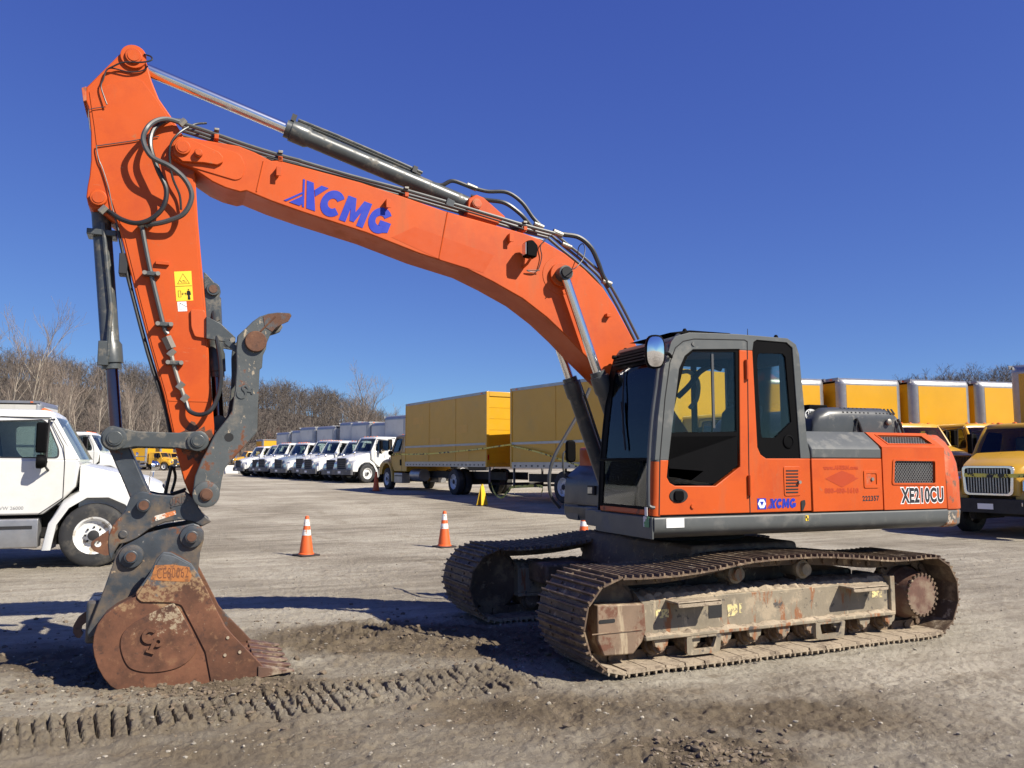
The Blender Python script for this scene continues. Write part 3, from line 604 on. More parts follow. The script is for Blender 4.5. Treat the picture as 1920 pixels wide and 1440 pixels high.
# door handle and lock
p = U(*c5((891, 1079))[0], YC); b = MB(); b.prism([(p.x+.095*math.cos(a), p.z+.062*math.sin(a)) for a in [2*math.pi*k/24 for k in range(24)]], YC-.006, YC+.01); hd = b.build('door_handle', m_dark, cabs, bevel=.004)
b = MB(); b.prism(rpoly([(p.x-.05, p.z-.045), (p.x+.045, p.z-.045), (p.x+.045, p.z+.045), (p.x-.05, p.z+.045)], .03), YC-.022, YC-.004); b.build('door_handle', m_plasticblk, cabs, bevel=.006)
p = U(*c5((977, 1143))[0], YC); MB().cyl((p.x, YC-.012, p.z), (p.x, YC, p.z), .02).build('door_lock', m_orange, cabs)
p = U(*c5((983, 146))[0], YC); MB().cyl((p.x, YC-.008, p.z), (p.x, YC, p.z), .02).build('door_boss', m_gray, cabf)
# louvre panel
lo = O(c5((1533, 898), (1638, 898), (1643, 1078), (1540, 1082)), YC); b = MB(); b.prism(rpoly(lo, .025), YC-.006, YC+.001); lv = b.build('louvre_cover', m_orange, cabs, bevel=.004)
for k in range(8):
    a = U(*c5((1548, 925+k*19))[0], YC); c_ = U(*c5((1622, 924+k*19))[0], YC)
    MB().box(a.x, c_.x, YC-.0095, YC-.0062, a.z-.006, a.z+.006).build('louvre_slot', m_dark, cabs)
p = U(*c5((1625, 995))[0], YC); MB().cyl((p.x, YC-.03, p.z), (p.x, YC, p.z), .016, n=10).build('latch', m_fit, cabs)
p = U(*c5((1652, 1137))[0], YC); b = MB(); b.prism(rpoly([(p.x-.02, p.z-.05), (p.x, p.z-.05), (p.x+.03, p.z+.01), (p.x+.025, p.z+.05), (p.x-.02, p.z+.04)], .01), YC-.008, YC); b.build('key_cover', m_dark, cabs)
# handrail in front of the door
hr = [(-1.215, -1.375, 1.30), (-1.255, -1.37, 1.31), (-1.265, -1.36, 1.36), (-1.255, -1.36, 1.70), (-1.22, -1.36, 2.05), (-1.17, -1.36, 2.35), (-1.14, -1.355, 2.50), (-1.09, -1.35, 2.55)]
hrr = up(MB().tube(spline(hr, 6), .016, 10), 'handrail', m_steelpipe)
# cab mirror
p = U(*c5((745, 195))[0], -1.47); q = [(p.x+.0*0+.085*math.cos(a)*(abs(math.cos(a))**-.35 if abs(math.cos(a)) > .05 else 1), p.z+.145*math.sin(a)*(abs(math.sin(a))**-.3 if abs(math.sin(a)) > .05 else 1)) for a in [2*math.pi*k/28 for k in range(28)]]
b = MB(); b.prism(q, -.03, .03); R_ = Matrix.Translation((p.x, -1.47, p.z)) @ Matrix.Rotation(math.radians(-18), 4, 'Z') @ Matrix.Rotation(math.radians(4.2), 4, 'X') @ Matrix.Translation((-p.x, 0, -p.z)); b.move(R_); mir = up(b, 'cab_mirror', m_plasticblk, .012)
b = MB(); b.loft([[(p.x+(a-p.x)*k_, y_, p.z+(c-p.z)*k_*1.03) for a, c in q] for k_, y_ in ((.86, -.031), (.7, -.0375), (.5, -.0425), (.25, -.046), (.02, -.047))]); b.move(R_).build('mirror_glass', m_mirror, mir, smooth=80)
MB().tube(spline([(p.x+.06, -1.45, p.z-.02), (p.x+.16, -1.42, p.z+.0), (p.x+.24, -1.36, p.z-.02)], 6), .014, 8).build('mirror_arm', m_plasticblk, mir)
p = U(*c5((500, 232))[0], -.42); MB().lathe((p.x-.04, -.45, p.z), (1, 0, 0), [(0, .02), (.06, .02), (.06, .01)], 10).build('marker_lamp', m_plasticblk, cabf)
# cab back, right side, floor
b = MB(); b.box(.35, .42, -1.285, -.36, 1.22, 1.75); b.box(.30, .40, -1.285, -1.20, 1.75, 2.76); b.box(.30, .40, -.46, -.36, 1.75, 2.76); b.box(.30, .40, -1.20, -.46, 2.62, 2.76); up(b, 'cab_back', m_interior, .01)
b = MB(); b.box(-1.1, .40, -.43, -.40, 1.22, 1.72); b.box(-.15, -.09, -.43, -.40, 1.72, 2.76); b.box(.28, .40, -.43, -.40, 1.72, 2.76); b.box(-.95, .4, -.43, -.40, 2.66, 2.78); up(b, 'cab_inner_side', m_interior, .006)
b = MB(); b.box(-1.18, .40, -1.285, -.36, 1.205, 1.245); up(b, 'cab_floor', m_interior)
b = MB(); b.box(.345, .352, -1.20, -.46, 1.75, 2.62); up(b, 'rear_window', m_glass)
b = MB(); b.box(-1.05, .28, -.418, -.412, 1.72, 2.66); up(b, 'right_window', m_glass)
# seat and consoles
b = MB(); b.box(-.45, .10, -1.08, -.58, 1.40, 1.62); seat = up(b, 'seat', m_seat, .05, seg=3)
b = MB(); b.prism([(-.02, 1.60), (.12, 1.58), (.24, 2.22), (.14, 2.26), (.06, 2.18)], -1.06, -.60); b.build('backrest', m_seat, seat, bevel=.04)
b = MB(); b.prism(rpoly([(.06, 2.28), (.20, 2.26), (.24, 2.50), (.12, 2.53)], .04), -.97, -.69); b.build('headrest', m_seat, seat, bevel=.04)
for y in (-1.20, -.52):
    b = MB(); b.prism(rpoly([(-.62, 1.62), (-.05, 1.70), (-.05, 1.80), (-.55, 1.80), (-.66, 1.72)], .03), y, y+.12); cs = b.build('armrest_console', m_interior, seat, bevel=.02)
    MB().tube([(-.52, y+.06, 1.79), (-.56, y+.06, 1.93), (-.58, y+.06, 2.0)], [.012, .018, .03], 10).build('control_lever', m_interior, seat)
b = MB(); b.box(-.95, -.78, -.62, -.42, 1.25, 1.9); up(b, 'side_console', m_interior, .03)
b = MB(); b.box(-.98, -.80, -.56, -.44, 1.92, 2.12); up(b, 'display_monitor', m_plasticblk, .015)
for y in (-.98, -.78): MB().tube([(-.85, y, 1.24), (-.95, y, 1.42), (-.98, y, 1.62)], .014, 8).build('travel_lever', m_interior, seat)
b = MB(); b.box(-1.05, -.8, -1.02, -.7, 1.25, 1.30); b.build('pedal', m_interior_lt, seat, bevel=.01)
b = MB(); b.prism(rpoly([(-.42, 1.36), (-.30, 1.33), (-.26, 1.60), (-.36, 1.63)], .03), -1.2, -1.14); b.build('added_bottle', m_interior_lt, seat, bevel=.02); b = MB(); b.prism(rpoly([(-.40, 1.25), (.10, 1.25), (.06, 1.40), (-.36, 1.40)], .03), -1.05, -.62); b.build('seat_base', m_interior_lt, seat, bevel=.02); b = MB(); b.prism(rpoly([(-.85, 1.52), (-.55, 1.60), (-.15, 1.58), (-.05, 1.50), (-.12, 1.44), (-.6, 1.46)], .04), -1.22, -1.10); b.build('added_tray', m_interior_lt, seat, bevel=.02)  # bottle and tray invented, so pale lit shapes show in the lower pane
hz_ = spline([U(*p_, -.55) for p_ in c5((890, 470), (960, 400), (1020, 320), (1090, 285), (1150, 300))], 6); up(MB().tube(hz_, .028, 10), 'corrugated_hose', m_black)
hz_ = spline([U(*p_, -.5) for p_ in c5((905, 320), (960, 320), (1010, 380), (1005, 480), (960, 540))], 6); up(MB().tube(hz_, .022, 10), 'corrugated_hose', m_interior_lt)
# ---- house panels behind the cab
def panel_profile(z0, z1, y=Y0):
    full = [(y, 1.22), (y, 1.80), (y+.02, 1.845), (y+.20, 1.985)]
    return full
b = MB(); b.prism([(Y0, 1.225), (Y0, 1.72), (Y0+.04, 1.72), (Y0+.04, 1.225)], .515, 1.383, 'x'); pn = up(b, 'service_door', m_orange, .006)
b = MB(); b.prism([(Y0, 1.7225), (Y0, 1.81), (Y0+.03, 1.85), (Y0+.20, 1.985), (-.6, 1.995), (-.6, 1.94), (Y0+.06, 1.7225)], .515, 1.383, 'x'); pg = up(b, 'hood_side', m_gray, .012)
# rear orange panel with grilles
h1 = O(c6((950, 905), (1208, 908), (1210, 1048), (945, 1048)), Y0)
out = [(1.397, 1.225), (2.235, 1.225), (2.235, 1.83), (1.397, 1.83)]
b = MB(); b.plate(out, [rpoly(h1, .02)], Y0, Y0+.04); pr = up(b, 'radiator_door', m_orange)
b = MB(); cx = sum(a for a, _ in h1)/4; cz = sum(c for _, c in h1)/4; oo = [(cx+(a-cx)*1.09, cz+(c-cz)*1.16) for a, c in h1]
b.plate(rpoly(oo, .03), [rpoly(h1, .02)], Y0-.008, Y0+.004); b.build('grille_frame', m_orange, pr, bevel=.003)
def mesh_grille(x0, x1, v0, v1, fn, name, par, pitch=.034, wire=.0036):
    b = MB(); w_, h_ = x1-x0, v1-v0; n = int(h_/ (pitch*.55)); m_ = int(w_/pitch)
    for j in range(n+1):
        pts = []
        v = v0+h_*j/n
        for i in range(2*m_+1):
            u_ = x0+w_*i/(2*m_); pts.append((u_, v+(pitch*.55*.5 if (i+j) % 2 else -pitch*.55*.5)*1.0))
        for (a, c), (d, e) in zip(pts[:-1], pts[1:]):
            p_, q_ = Vector(fn(a, c, 0)), Vector(fn(d, e, 0)); r_ = Vector(fn(a, c, 1))-p_; t = (q_-p_).normalized(); s_ = t.cross(r_).normalized()*wire
            b.add([p_-s_, q_-s_, q_+s_, p_+s_, p_-s_+r_*.003, q_-s_+r_*.003, q_+s_+r_*.003, p_+s_+r_*.003], [(0,1,2,3),(7,6,5,4),(0,4,5,1),(3,2,6,7)])
    return b.build(name, m_grille, par, smooth=0)
m_grille = M('expanded_metal', (.16, .155, .15), .5, metal=.4, var=.2)
xs = [a for a, _ in h1]; zz = [c for _, c in h1]
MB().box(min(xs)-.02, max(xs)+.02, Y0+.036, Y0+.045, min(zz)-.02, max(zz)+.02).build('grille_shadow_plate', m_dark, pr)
mesh_grille(min(xs)+.01, max(xs)-.01, min(zz)+.005, max(zz)-.005, lambda a, c, t: (a, Y0+.012+t*1.0, c), 'grille_mesh', pr)
# slanted upper part
S0, S1 = Vector((0, Y0, 1.832)), Vector((0, Y0+.20, 1.985)); sl = (S1-S0).length; sd_ = (S1-S0)/sl; sn = Vector((0, -sd_.z, sd_.y))
fs = lambda a, c, t: tuple(Vector((a, 0, 0))+S0+sd_*c-sn*t*-1)
hh = [(1.53, .06), (2.13, .06), (2.10, .20), (1.50, .20)]
b = MB(); b.plate([(1.397, 0), (2.235, 0), (2.215, sl), (1.397, sl)], [rpoly(hh, .015)], 0, -.03, fn=lambda a, c, t: fs(a, c, t)); ps = up(b, 'radiator_hood', m_orange)
MB().plate([(a*1.0+(a-1.815)*.06, c+(c-.13)*.2) for a, c in hh], [hh], .006, -.002, fn=lambda a, c, t: fs(a, c, t)).build('grille_frame', m_orange, ps)
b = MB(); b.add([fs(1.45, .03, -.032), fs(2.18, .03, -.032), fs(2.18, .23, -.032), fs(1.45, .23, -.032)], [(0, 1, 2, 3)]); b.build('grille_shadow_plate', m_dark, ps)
mesh_grille(1.53, 2.10, .065, .195, lambda a, c, t: fs(a, c, -.014-t*1.0), 'grille_mesh', ps)
b = MB(); b.prism([(Y0+.20, 1.9855), (.9, 2.0), (.9, 1.9), (Y0+.20, 1.95)], 1.397, 2.235, 'x'); up(b, 'engine_deck', m_orange, .006)
# lock on service door
p = U(*c6((800, 1023))[0], Y0); b = MB(); b.plate(rpoly([(p.x-.095, p.z-.085), (p.x+.095, p.z-.085), (p.x+.095, p.z+.085), (p.x-.095, p.z+.085)], .02), [rpoly([(p.x-.07, p.z-.055), (p.x+.065, p.z-.055), (p.x+.065, p.z+.055), (p.x-.07, p.z+.055)], .01)], Y0-.007, Y0+.002); b.build('lock_frame', m_orange, pn, bevel=.003)
MB().box(p.x-.07, p.x+.0, Y0-.003, Y0-.0005, p.z-.055, p.z+.055).build('lock_recess', m_orange_dirty, pn)
MB().cyl((p.x+.01, Y0-.014, p.z), (p.x+.01, Y0, p.z), .017, n=12).build('lock_barrel', m_fit, pn)
# ---- counterweight
def cw_ring(z, ins): 
    pts = [(2.25, -1.35+ins), (2.40, -1.34+ins), (2.52, -1.28+ins), (2.62-ins, -1.14+ins*.6), (2.72-ins, -.75), (2.78-ins, -.3)]
    pts = pts+[(x, -y) for x, y in reversed(pts)]; return [(x, y, z) for x, y in pts]
b = MB(); b.loft([cw_ring(1.205, .0), cw_ring(1.22, -.004), cw_ring(1.5, 0), cw_ring(1.68, .02), cw_ring(1.80, .07), cw_ring(1.90, .14), cw_ring(1.975, .24)]); cw = up(b, 'counterweight', m_orange_dirty, .012)
m_cwfoot = M('scraped_counterweight_foot', (.11, .11, .105), .6, var=.2, vscale=5, layers=[((.30, .12, .04), 5, .44, .60, .8), ((.4, .33, .25), 12, .62, .72, .8)], bump=.15)
b = MB(); b.loft([cw_ring(1.03, .07), cw_ring(1.06, .02), cw_ring(1.19, .0), cw_ring(1.2035, .01)]); b.build('counterweight_foot', m_cwfoot, cw, bevel=.01)
# ---- engine hood and intake
def rr(y0, y1, z0, z1, x, r=.10): return [(x, a, c) for a, c in rpoly([(y0, z0), (y1, z0), (y1, z1), (y0, z1)], [.01, .01, r, r], 5)]
def hoodring(x, k): return rr(-1.06+.04*(1-k), .65-.05*(1-k), 1.97, 1.985+.26*k, x, .12*k+.005)
b = MB(); b.loft([hoodring(.83, .05), hoodring(.86, .45), hoodring(.93, .78), hoodring(1.05, .97), hoodring(1.2, 1.0), hoodring(1.8, 1.02), hoodring(1.92, .90), hoodring(2.0, .6), hoodring(2.05, .1)]); hd = up(b, 'engine_hood', m_grayplastic, smooth=60)
for x in [1.22+.055*k for k in range(7)]+[1.66+.05*k for k in range(6)]:
    b = MB(); b.obox((x+.015, -1.0215, 2.2115), Vector((.009, 0, 0)), Vector((.008, .028, .028)), Vector((0, -.0035, .0035))); b.build('vent_slot', m_dark, hd)
for x in (1.42, 1.98):
    b = MB(); b.tube([(x+.02, -1.075, 1.99), (x-.02, -1.08, 2.08), (x-.05, -1.075, 2.13)], .014, 8); b.tube([(x-.07, -1.075, 2.0), (x-.04, -1.08, 2.12)], .008, 6); b.build('hood_latch', m_black, hd)
MB().lathe((1.80, -1.075, 2.10), (0, -1, 0), [(0, .035), (.02, .032), (.03, .012)], 12).build('hood_knob', m_fit, hd)
p = U(1518, 776, -.75); b = MB(); b.box(p.x-.14, p.x+.10, -.9, -.58, 2.0, 2.27); b.box(p.x-.16, p.x+.13, -.92, -.56, 1.98, 2.03); pc = up(b, 'air_intake', m_plasticblk, .012)
tb = MB(); q = U(1520, 778, -.9)
for k in range(2): tb.tube([(q.x+(.075-.012*k)*math.cos(a), -.9055, q.z+(.055-.012*k)*math.sin(a)) for a in [math.radians(d_) for d_ in range(20+150*k, 330+150*k, 15)]], .005, 5)
tb.build('swirl_emblem', m_white, pc)
for t_, dz in (('TOP', .008), ('SPIN', -.03)):
    tt, wd = text_mb(t_, .042, lambda u_, v_, w_: (q.x-.045+u_, -.9025-w_, q.z+dz+v_), .0012, .002, .2); tt.build('lettering', m_white, pc, smooth=0)
up(MB().tube(spline([(p.x+.1, -.75, 2.22), (p.x+.2, -.78, 2.24), (p.x+.33, -.8, 2.20)], 5), .014, 8), 'intake_pipe', m_steelpipe)
# ---- right-hand side of the house (beyond the boom)
b = MB(); b.box(-.55, 2.25, .42, 1.34, 1.2, 1.86); up(b, 'fuel_tank', m_orange, .03)
b = MB(); b.box(.40, 1.39, -1.1, .42, 1.2, 1.93); up(b, 'pump_housing', m_gray, .02)
q0 = U(1060, 905, 1.3).x; b = MB(); tbx = rpoly([(q0, 1.20), (-.5, 1.20), (-.5, 1.72), (q0+.30, 1.72), (q0+.02, 1.52)], [.03, .02, .05, .12, .1]); b.prism(tbx, .44, 1.34); tbo = up(b, 'tool_box', m_grayplastic, .02)
b = MB(); b.prism(rpoly([(q0+.03, 1.04), (-.4, 1.03), (-.4, 1.195), (q0-.02, 1.195)], .03), .40, 1.32); b.build('tool_box_step', m_gray, tbo, bevel=.01)
b = MB(); b.box(q0-.012, q0+.02, .56, .72, 1.33, 1.43); wl_ = b.build('work_lamp', m_dark, tbo)
b = MB(); b.box(q0-.02, q0-.012, .60, .70, 1.345, 1.415); b.build('lamp_lens', m_lens, tbo)
rail = [U(a, c, 1.30) for a, c in ((1106, 728), (1088, 770), (1062, 815), (1040, 855), (1031, 885), (1030, 915), (1036, 935), (1050, 952))]
up(MB().tube(spline(rail, 5), .02, 10), 'guard_rail', m_steelpipe)
mp_ = U(1069, 846, 1.32); b = MB(); b.prism(rpoly([(mp_.x-.06, mp_.z-.13), (mp_.x+.06, mp_.z-.13), (mp_.x+.06, mp_.z+.13), (mp_.x-.06, mp_.z+.13)], .05), 1.28, 1.34); m2_ = up(b, 'deck_mirror', m_plasticblk, .015)
b = MB(); b.tube(spline([mp_+Vector((-.06, 0, 0)), mp_+Vector((-.09, 0, -.04)), mp_+Vector((-.09, 0, -.22)), mp_+Vector((-.04, 0, -.30)), mp_+Vector((.08, 0, -.33))], 5), .012, 8); b.build('mirror_arm', m_steelpipe, m2_)
# ---- boom
BO = O(c1((720, 800), (722, 760), (740, 725), (775, 703), (850, 712), (1000, 737), (1180, 768), (1290, 812), (1400, 868))+c4((60, 214), (250, 265), (470, 325), (680, 395), (890, 468), (1130, 535), (1290, 580), (1390, 620), (1490, 680), (1590, 760), (1680, 850), (1740, 940), (1800, 1050), (1838, 1120)), -.22)
BB = O(c1((730, 850), (790, 890), (870, 920), (1000, 1010), (1090, 1052), (1190, 1080), (1232, 1072), (1400, 1142), (1600, 1213))+c4((500, 578), (760, 680), (1000, 757), (1130, 822), (1280, 907), (1400, 1000), (1500, 1095), (1580, 1180)), -.22)
foot = [(-.20, 2.18), (.02, 1.90), (.14, 1.78), (.13, 1.64), (.02, 1.57), (-.12, 1.60), (-.35, 1.85), (-.72, 2.28)]
b = MB(); b.prism(BO+foot+BB[::-1], -.22, .22); boom = up(b, 'boom', m_orange, .010)
boom['label'] = 'long curved orange boom with blue lettering'
RP = O(c1((735, 760), (775, 718), (850, 725), (1045, 815), (1075, 850), (1072, 885), (1035, 903), (945, 888), (800, 880), (740, 830)), -.235)
b = MB(); b.prism(rpoly(O(c1((760, 735), (1000, 760), (1190, 825), (1225, 900), (1205, 985), (1160, 1003), (900, 925), (760, 880)), -.222), .05), -.229, -.2195); b.build('nose_plate', m_orange, boom, bevel=.003)
b = MB(); b.prism(RP, -.26, -.2285); b.build('nose_boss', m_orange, boom, bevel=.006)
def pin(px, y0, y1, r, par, name='pin', m=m_orange, ref=None, ringm=None):
    p = U(px[0], px[1], y0 if ref is None else ref); b = MB(); b.cyl((p.x, y0, p.z), (p.x, y1, p.z), r, n=28); o = b.build(name, m, par, bevel=.006)
    MB().lathe((p.x, y0-.0, p.z), (0, -1, 0), [(0, r*.72), (.006, r*.70), (.006, .003)], 24).build(name+'_cap', ringm or m, par); return p
pb = pin(c1((802, 775))[0], -.285, .285, .062, boom, 'stick_pivot_pin')
pin(c1((908, 812))[0], -.30, -.25, .034, boom, 'keeper_bolt', m_orange)
for a, c_ in ((c4((905, 470))[0], c4((862, 712))[0]), (c1((1348, 865))[0], c1((1300, 1085))[0])):
    p, q = U(*a, -.22), U(*c_, -.22); MB().tube([(p.x, -.221, p.z-.01), (q.x, -.221, q.z+.01)], .007, 6).build('weld_seam', m_orange, boom)
# ghost of removed decals
b = MB(); b.prism(O(c4((625, 600), (740, 548), (1135, 690), (1085, 778), (870, 712)), -.2215), -.2215, -.2205); b.build('faded_patch', M('orange_paint_less_faded', (.47, .066, .007), .42, spec=.3, var=.03), boom)
for q in (c1((1440, 940))[0],)+tuple(c4((600, 430), (1213, 600))):
    p = U(*q, -.24); b = MB(); b.box(p.x-.012, p.x+.012, -.275, -.2195, p.z-.05, p.z+.03); b.box(p.x-.012, p.x+.03, -.28, -.272, p.z-.05, p.z+.03); b.build('bracket', m_orange, boom, bevel=.002)
p = U(*c4((1708, 990))[0], -.24); b = MB(); b.box(p.x-.03, p.x+.02, -.27, -.2195, p.z-.02, p.z+.015); b.build('bracket', m_orange, boom, bevel=.003)
# cylinder boss on the boom
pc_ = U(*c4((1500, 775))[0], -.37); base = U(*c4((1440, 775))[0], -.22)
for r, y0, y1 in ((.19, -.2245, -.2195), (.12, -.262, -.2195)): MB().cyl((pc_.x, y0, pc_.z), (pc_.x, y1, pc_.z), r, n=32).build('boss_plate', m_orange, boom, bevel=.004)
MB().cyl((pc_.x, -.385, pc_.z), (pc_.x, .385, pc_.z), .056, n=24).build('lift_pin', m_dark, boom, bevel=.004)
def ram(name, A, B, frac, rb, rr_, collar=1.2, mrod=None, mbar=None):
    """hydraulic ram: eye A (rod), eye B (barrel); frac = where the barrel starts"""
    A, B = Vector(A), Vector(B); d = B-A; L = d.length; t = d/L; S_ = A+d*frac
    o = up(MB().lathe(S_, t, [(0, rr_*1.25), (0, rb*collar*.85), (.045, rb*collar*.85), (.05, rb*collar), (.20, rb*collar), (.23, rb), (L*(1-frac)-.05, rb), (L*(1-frac)-.02, rb*.7), (L*(1-frac), rb*.5)], 28), name, mbar or m_gray_cyl)
    MB().cyl(A, S_+t*.02, rr_, n=24).build('piston_rod', mrod or m_chrome, o)
    for P_, m_ in ((A, mbar or m_gray_cyl), (B, mbar or m_gray_cyl)): MB().lathe(P_-Vector((0, .055, 0)), (0, 1, 0), [(0, rr_), (0, rb*.95), (.11, rb*.95), (.11, rr_)], 24).build('ram_eye', m_, o)
    return o, S_, t
for s in (-1, 1):
    A = Vector((pc_.x, .31*s, pc_.z)); B = Vector((-.72, .31*s, 1.36)); o, S_, t = ram('boom_cylinder', A, B, .44, .076, .045)
    MB().tube([S_+t*.05+Vector((.09, 0, .03)), S_+t*.3+Vector((.10, 0, .03)), S_+t*.9+Vector((.09, 0, .03))], .014, 8).build('ram_pipe', m_gray_cyl, o)
b = MB(); b.prism([(-.86, 1.2), (.25, 1.2), (.22, 1.75), (.05, 1.86), (-.12, 1.72), (-.5, 1.46), (-.80, 1.44)], -.33, -.24); b.prism([(-.86, 1.2), (.25, 1.2), (.22, 1.75), (.05, 1.86), (-.12, 1.72), (-.5, 1.46), (-.80, 1.44)], .24, .33); up(b, 'boom_foot_bracket', m_gray, .01)
b = MB(); b.box(-.95, .4, -.36, .42, 1.05, 1.22); up(b, 'front_deck', m_gray, .01)
# arm cylinder on top of the boom
pa = U(893, 379.5, -.14); pa.y = 0; pt = U(250.5, 104.5, -.17); pt.y = 0
arm, S_, t = ram('stick_cylinder', pt, pa, (U(536, 238, 0)-pt).length/(pa-pt).length, .080, .052, 1.2)
nrm = Vector((-t.z, 0, t.x)); nrm = nrm if nrm.z > 0 else -nrm
for y in (-.03, .03): MB().tube([S_+t*.08+nrm*.11+Vector((0, y, 0)), S_+t*.45+nrm*.118+Vector((0, y, 0)), S_+t*1.05+nrm*.115+Vector((0, y, 0)), S_+t*1.3+nrm*.11+Vector((0, y, 0))], .016, 8).build('ram_pipe', m_gray_cyl, arm)
for d_ in (.04, 1.22): 
    b = MB(); b.obox(S_+t*d_+nrm*.105, t*.022, Vector((0, .06, 0)), nrm*.032); b.build('pipe_clamp', m_black, arm)
b = MB(); b.prism(O(c4((1005, 455), (1010, 405), (1050, 385), (1085, 400), (1195, 497), (1150, 540), (1000, 500)), -.14), -.14, .14); b.build('cylinder_lug', m_orange, boom, bevel=.01)
pin(c4((1053, 430))[0], -.165, .165, .05, boom, 'lug_pin', m_orange_dirty)
# work lamp on the boom side
p = U(*c4((1310, 658))[0], -.36); b = MB(); b.prism(rpoly([(p.x-.035, p.z-.075), (p.x+.07, p.z-.085), (p.x+.085, p.z+.03), (p.x+.03, p.z+.085), (p.x-.035, p.z+.07)], .02), -.40, -.29); lm = b.build('work_lamp', m_plasticblk, boom, bevel=.01)
b = MB(); b.box(p.x-.045, p.x-.034, -.39, -.30, p.z-.06, p.z+.055); b.build('lamp_lens', m_lens, boom, bevel=.004)
b = MB(); b.tube([(p.x+.03, -.345, p.z-.08), (p.x+.01, -.30, p.z-.13), (p.x, -.225, p.z-.15)], .013, 6); b.build('lamp_bracket', m_orange, boom)
def hose(pts, r, m=m_hose, name='hose', par=None, n=6, sides=8):
    mb = MB().tube(spline([U(a, c, y) for (a, c), y in pts], n), r, sides)
    return mb.build(name, m, par) if par else up(mb, name, m)
def yy(pts, *ys):
    k = len(pts); out = []
    for i, p in enumerate(pts):
        f = i/(k-1)*(len(ys)-1); j = min(int(f), len(ys)-2); out.append((p, ys[j]+(ys[j+1]-ys[j])*(f-j)))
    return out
hose(yy(c4((1365, 765), (1300, 765), (1350, 770), (1375, 700), (1370, 640), (1420, 590)), -.25, -.24, -.24), .005, par=boom)
# pipes along the boom top
pp = c1((800, 617), (900, 648), (1030, 692), (1240, 765), (1460, 833), (1600, 870))+c4((180, 222), (420, 292), (700, 366), (915, 428), (1150, 498), (1290, 540), (1440, 580))
base_p = [U(a, c, -.19) for a, c in pp]
for y, m_, r in ((-.19, m_steelpipe, .018), (-.10, m_steelpipe, .016), (-.02, m_steelpipe, .016), (.10, m_steelpipe, .018)): MB().tube(spline([(q.x, y, q.z) for q in base_p], 3), r, 8).build('boom_pipe', m_, boom)
thin = [U(a, c, -.215) for a, c in c4((0, 198), (250, 262), (480, 322), (700, 385), (900, 440), (1150, 515), (1300, 565))]; MB().tube(spline(thin, 3), .008, 6).build('lube_pipe', m_black, boom)
for q in c1((1030, 680), (1460, 830))+c4((68, 190), (698, 368), (1290, 538)):
    p = U(*q, -.20); b = MB(); b.box(p.x-.018, p.x+.018, -.225, .13, p.z-.06, p.z-.02); cl = b.build('pipe_bracket', m_orange, boom, bevel=.003); b = MB(); b.box(p.x-.02, p.x+.02, -.222, .12, p.z+.016, p.z+.036); b.build('pipe_clamp', m_fit, boom, bevel=.003)
b = MB(); b.obox(U(*c4((915, 430))[0], -.19), Vector((.035, 0, -.012)), Vector((0, .03, 0)), Vector((.008, 0, .03))); b.build('pipe_union', m_gray_cyl, boom)
pp2 = [U(a, c, -.17) for a, c in c4((1440, 580), (1500, 632), (1590, 705), (1690, 800), (1760, 915), (1810, 1010), (1860, 1110))]
for y in (-.17, -.09, .0): MB().tube(spline([(q.x, y, q.z) for q in pp2], 4), .015, 8).build('boom_pipe', m_steelpipe, boom)
# flexible hoses on the boom
hose(yy(c4((840, 335), (880, 338), (930, 318), (1010, 345), (1100, 370), (1200, 375), (1275, 425), (1330, 500), (1372, 545)), -.03, -.05, -.10), .020, par=boom)
hose(yy(c4((1020, 395), (1100, 413), (1190, 428), (1265, 480), (1310, 530), (1340, 568)), -.03, -.12, -.10), .022, par=boom)
hose(yy(c4((1480, 585), (1560, 600), (1620, 650), (1655, 720), (1680, 790), (1712, 850)), -.17, -.20, -.17), .025, par=boom)
hose(yy(c4((1555, 690), (1560, 650), (1580, 632), (1592, 660), (1580, 710), (1545, 752), (1525, 760)), -.2, -.3, -.45), .005, par=boom)
for q, y, r in ((c4((1455, 580))[0], -.17, .032), (c4((1025, 347))[0], -.04, .026), (c4((1360, 540))[0], -.1, .024), (c4((1700, 825))[0], -.17, .028), (c4((1500, 640))[0], -.17, .022)):
    p = U(*q, y); MB().cyl(p+Vector((-.05, 0, .012)), p+Vector((.05, 0, -.016)), r, n=10).build('hose_fitting', m_fit, boom)
# ---- lettering on the boom
def glyphs():
    """XCMG wordmark, unit height, as polygons"""
    X = [[(.24, 1), (.52, 1), (1.0, 0), (.64, 0)], [(.08, 1), (.16, 1), (.54, 0), (.46, 0)], [(.66, .76), (.84, 1.0), (1.14, 1.0), (.78, .53)], [(-.06, 0), (.36, 0), (.43, .10), (.37, .44)], [(-.28, 0), (-.17, 0), (.34, .52), (.31, .58)]]
    def ring(cx, rx0, ry0, rx1, ry1, a0, a1, n=20):
        o_ = [(cx+rx0*math.cos(math.radians(a0+(a1-a0)*i/n)), .5+ry0*math.sin(math.radians(a0+(a1-a0)*i/n))) for i in range(n+1)]
        i_ = [(cx+rx1*math.cos(math.radians(a0+(a1-a0)*i/n)), .5+ry1*math.sin(math.radians(a0+(a1-a0)*i/n))) for i in range(n+1)]
        return o_+i_[::-1]
    Cc = [ring(1.52, .47, .52, .19, .20, 38, 322)]
    Mm = [[(1.98, 0), (2.26, 0), (2.26, .55), (2.40, .10), (2.58, .10), (2.72, .55), (2.72, 0), (3.00, 0), (3.00, 1), (2.66, 1), (2.49, .48), (2.32, 1), (1.98, 1)]]
    Gg = [ring(3.55, .47, .52, .19, .20, 38, 335)+[], [(3.55, .52), (4.02, .52), (4.02, .14), (3.76, .06), (3.76, .32), (3.55, .32)]]
    return [X, Cc, Mm, Gg]
